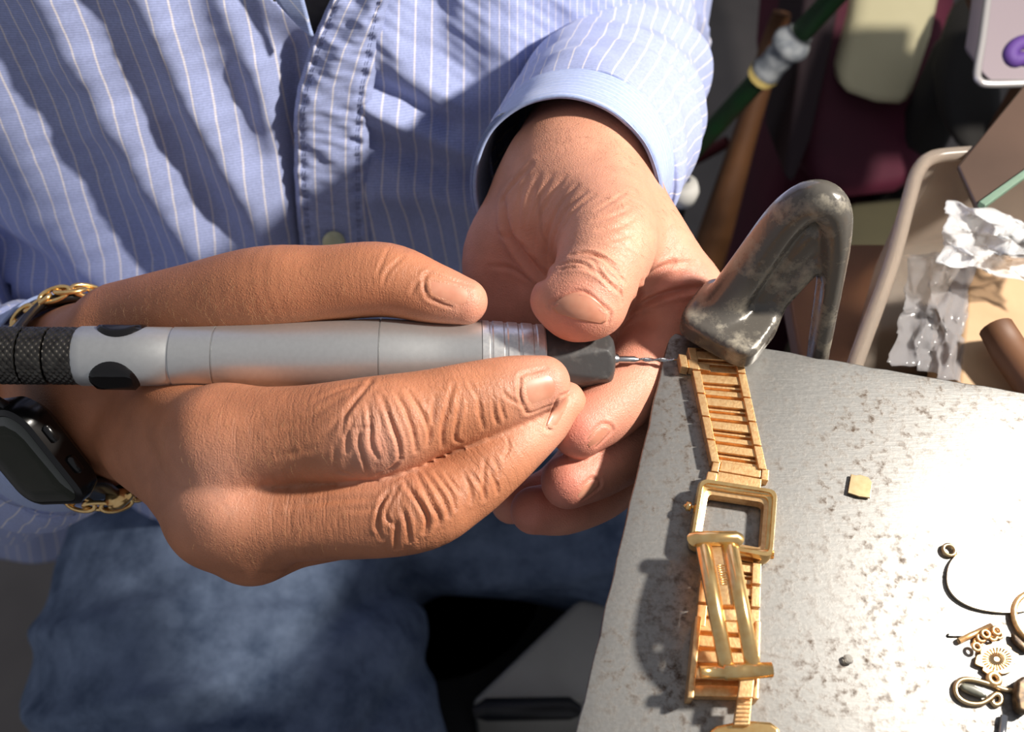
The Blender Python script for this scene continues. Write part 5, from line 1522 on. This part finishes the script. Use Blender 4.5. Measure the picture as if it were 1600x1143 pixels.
ob = prism([(1322, 312), (1450, 300), (1440, 470), (1420, 640), (1270, 620), (1290, 470)], -0.42, FLOOR_Z, 'olive_box', M_OLIVE, bevel=0.01); tag(ob, 'olive cardboard box on the floor behind the clamp', 'box')
# clear plastic tray beyond the plate
def clear_plastic(name, col, rough, trans, bump=None):
    m = simple_mat(name, col, rough, Transmission_Weight=trans, bump=bump)
    m.node_tree.nodes['Principled BSDF'].inputs['IOR'].default_value = 1.2
    return m
M_TRAY = clear_plastic('smoky_plastic', srgb(198, 184, 170), 0.22, 0.72)
tray = empty('plastic_tray', onz(1520, 450, -0.09)); tag(tray, 'smoky clear plastic tray behind the steel plate holding scraps', 'tray')
tz = -0.03
tp = [(1322, 610), (1350, 530), (1392, 415), (1420, 312), (1434, 268), (1455, 247), (1500, 240), (1600, 236), (1740, 232), (1770, 260), (1800, 640), (1770, 668), (1400, 668), (1330, 648)]
rimp = catmull(np.array([onz(x, y, tz) for x, y in tp + tp[:1]]), 6)[:-1]
v_, f_ = tube_mesh(rimp, .0030, 12, closed=True); mesh_obj('rim', v_, f_, M_TRAY, tray)
cen = rimp.mean(0)
V, Fc = [], []
lv_ = [(1.0, 0.0), (0.985, -0.02), (0.95, -0.052), (0.9, -0.058), (0.9, -0.061), (0.96, -0.055), (0.995, -0.02), (1.012, 0.0)]
for s_, dz_ in lv_:
    for p in rimp: V.append([cen[0] + (p[0] - cen[0]) * s_, cen[1] + (p[1] - cen[1]) * s_, tz + dz_])
n = len(rimp)
for i in range(len(lv_) - 1):
    for k in range(n): Fc.append((i * n + k, i * n + (k + 1) % n, (i + 1) * n + (k + 1) % n, (i + 1) * n + k))
Fc.append(tuple(3 * n + k for k in range(n))); Fc.append(tuple(4 * n + k for k in range(n))[::-1])
o = mesh_obj('tray_shell', V, Fc, M_TRAY, tray)
bm = bmesh.new(); bm.from_mesh(o.data); bmesh.ops.recalc_face_normals(bm, faces=bm.faces); bm.to_mesh(o.data); bm.free()
# side shelf that carries the tray
bm = bmesh.new(); frame_box(bm, (cen[0], cen[1], 0), (1, 0, 0), (0, 1, 0), (0, 0, 1), -0.052, 0.16, -0.10, 0.062, tz - 0.0735, tz - 0.0615)
bm_obj('side_shelf', bm, M_WOOD, bench, bevel=0.002)
bm = bmesh.new(); frame_box(bm, (cen[0], cen[1], 0), (1, 0, 0), (0, 1, 0), (0, 0, 1), 0.02, 0.05, -0.10, -0.085, tz - 0.07, -0.035)
bm_obj('shelf_bracket', bm, M_WOOD, bench, bevel=0.002)
# things in the tray
M_KRAFT = simple_mat('kraft_wood', srgb(178, 148, 114), 0.5, noise=(26, 0.35, 0.65), col2=srgb(162, 128, 94))
kb = prism([(1513, 392), (1560, 392), (1640, 404), (1660, 640), (1490, 622)], -0.048, -0.088, 'wood_block', M_KRAFT, bevel=0.003); tag(kb, 'pale wood block wrapped in clear film inside the tray', 'block')
fq = [onz(1556, 512, -0.038), onz(1575, 545, -0.038), onz(1640, 640, -0.04)]
v_, f_ = tube_mesh(fq, [.0062, .0066, .0066], 16); o = mesh_obj('brown_stick', v_, f_, M_WOOD); tag(o, 'round brown stick lying on the pale wood block', 'stick')
def crumple(name, pts_rect, z, amp, mat, label, cat, seed, nx=44, ny=36, sharp=True):
    (x0, y0), (x1, y1), (x2, y2), (x3, y3) = pts_rect
    U, Vv = np.meshgrid(np.linspace(0, 1, nx), np.linspace(0, 1, ny))
    X = (x0 * (1 - U) + x1 * U) * (1 - Vv) + (x3 * (1 - U) + x2 * U) * Vv; Y = (y0 * (1 - U) + y1 * U) * (1 - Vv) + (y3 * (1 - U) + y2 * U) * Vv
    r = np.random.default_rng(seed)
    cx = r.uniform(0, 1, (46, 2)); ch = r.uniform(-1, 1, 46)
    d = np.hypot(U[..., None] - cx[:, 0], Vv[..., None] - cx[:, 1])
    i0 = np.argsort(d, -1)[..., :3]
    dd = np.take_along_axis(d, i0, -1); w = 1 / (dd + 0.02) ** 1.4
    h = (ch[i0] * w).sum(-1) / w.sum(-1)
    edge = np.minimum(np.minimum(U, 1 - U), np.minimum(Vv, 1 - Vv))
    jit = smooth_noise(np.stack([U.ravel() * 3, Vv.ravel() * 3, 0 * U.ravel()], 1), 1.0, seed).reshape(U.shape) * 7
    pts = np.array([[onz(a + j * 0.8, b - j * 0.6, z + amp * c_) for a, b, c_, j in zip(ra, rb, rc, rj)] for ra, rb, rc, rj in zip(X, Y, h, jit)])
    idx = np.arange(nx * ny).reshape(ny, nx)
    q = np.stack([idx[:-1, :-1], idx[1:, :-1], idx[1:, 1:], idx[:-1, 1:]], -1).reshape(-1, 4)
    o = mesh_obj(name, pts.reshape(-1, 3), q, mat, smooth=False)
    md = o.modifiers.new('thick', 'SOLIDIFY'); md.thickness = 0.0004
    tag(o, label, cat)
    return o
M_FILM = simple_mat('clear_film', srgb(226, 228, 230), 0.08, Alpha=0.38, Coat_Weight=1.0)
M_FILM2 = simple_mat('grey_film', srgb(170, 168, 170), 0.12, Alpha=0.3, Coat_Weight=0.6)
crumple('plastic_bag', [(1480, 312), (1640, 352), (1640, 452), (1470, 408)], -0.028, 0.010, M_FILM, 'crumpled shiny clear plastic bag above the wood block', 'plastic bag', 3)
crumple('plastic_sleeve', [(1425, 395), (1520, 400), (1500, 600), (1392, 560)], -0.045, 0.006, M_FILM2, 'flat grey translucent plastic sleeve left of the wood block', 'plastic sleeve', 5, 30, 30)
rb = prism([(1497, 258), (1600, 132), (1680, 40), (1740, 100), (1640, 240), (1528, 325)], -0.025, -0.028, 'brown_ruler', simple_mat('brown_acrylic', srgb(84, 66, 56), 0.35, noise=(12, 0.3, 0.7), col2=srgb(66, 52, 44)), bevel=0.001); tag(rb, 'wide brown strip lying across the tray corner', 'strip')
gl = prism([(1530, 314), (1640, 236), (1646, 244), (1540, 321)], -0.022, -0.0248, 'glass_strip', clear_plastic('green_glass', srgb(150, 176, 158), 0.1, 0.6), bevel=0.0005); tag(gl, 'narrow greenish glass strip lying on the brown strip', 'glass strip')
# metal tin at the upper right corner
tin = empty('metal_tin', P(1580, 60, 520)); tag(tin, 'pale metal tin with rounded corner in the top right corner', 'tin')
M_TIN = simple_mat('pale_tin', srgb(196, 192, 190), 0.35, 0.6)
M_TIN_IN = simple_mat('tin_lining', srgb(146, 134, 140), 0.5)
tr = catmull(np.array([P(x, y, 560 + 0.12 * (130 - y)) for x, y in [(1552, -60), (1543, 0), (1535, 60), (1527, 112), (1531, 126), (1545, 131), (1600, 130), (1680, 128)]]), 6)
v_, f_ = tube_mesh(tr, .0022, 10); mesh_obj('rim', v_, f_, M_TIN, tin)
tin_body = block_px('tin_body', [(1556, -60), (1545, 0), (1538, 60), (1531, 110), (1546, 127), (1690, 126), (1700, -60)], 564, 0.03, M_TIN_IN, None, None, 0.002, tilt=0.12, parent=tin)
tb_ = np.array([v.co for v in tin_body.data.vertices])
stn = empty('wooden_stand', (tb_[:, 0].max() + 0.03, tb_[:, 1].max(), FLOOR_Z)); tag(stn, 'dark wooden stand under the pale metal tin', 'stand')
zt_ = tb_[:, 2].min()
bm = bmesh.new(); frame_box(bm, (0, 0, 0), (1, 0, 0), (0, 1, 0), (0, 0, 1), tb_[:, 0].min() + 0.02, tb_[:, 0].max() + 0.04, tb_[:, 1].min() + 0.035, tb_[:, 1].max(), zt_ - 0.008, zt_ - 0.0005)
bm_obj('top_board', bm, M_WOOD, stn, bevel=0.002)
bm = bmesh.new(); frame_box(bm, (0, 0, 0), (1, 0, 0), (0, 1, 0), (0, 0, 1), tb_[:, 0].max() + 0.012, tb_[:, 0].max() + 0.04, tb_[:, 1].max() - 0.03, tb_[:, 1].max(), FLOOR_Z, zt_ - 0.008)
bm_obj('post', bm, M_WOOD, stn, bevel=0.002)
pk = catmull(np.array([P(x, y, 552) for x, y in [(1640, 60), (1600, 66), (1586, 72), (1578, 84), (1584, 94), (1600, 92), (1640, 100)]]), 6)
v_, f_ = tube_mesh(pk, .0042, 10); o = mesh_obj('purple_cord', v_, f_, simple_mat('purple_cord', srgb(82, 52, 124), 0.7)); tag(o, 'purple cord loop hanging in the metal tin', 'cord')
# white knob by the sleeve
kn = P(1068, 296, 620)
v_, f_ = tube_mesh([kn + np.array([0, 0, z]) for z in (-0.010, -0.008, 0, 0.006, 0.009)], [.004, .009, .010, .008, .003], 18)
stand = empty('white_capped_rod', (kn[0], kn[1], FLOOR_Z)); tag(stand, 'thin rod with a white round cap just behind the sleeve', 'rod')
mesh_obj('cap', v_, f_, simple_mat('white_plastic', srgb(205, 203, 196), 0.5), stand)
v_, f_ = tube_mesh([(kn[0], kn[1], FLOOR_Z), kn - np.array([0, 0, .008])], .004, 10); mesh_obj('rod', v_, f_, M_BLACK_METAL, stand)
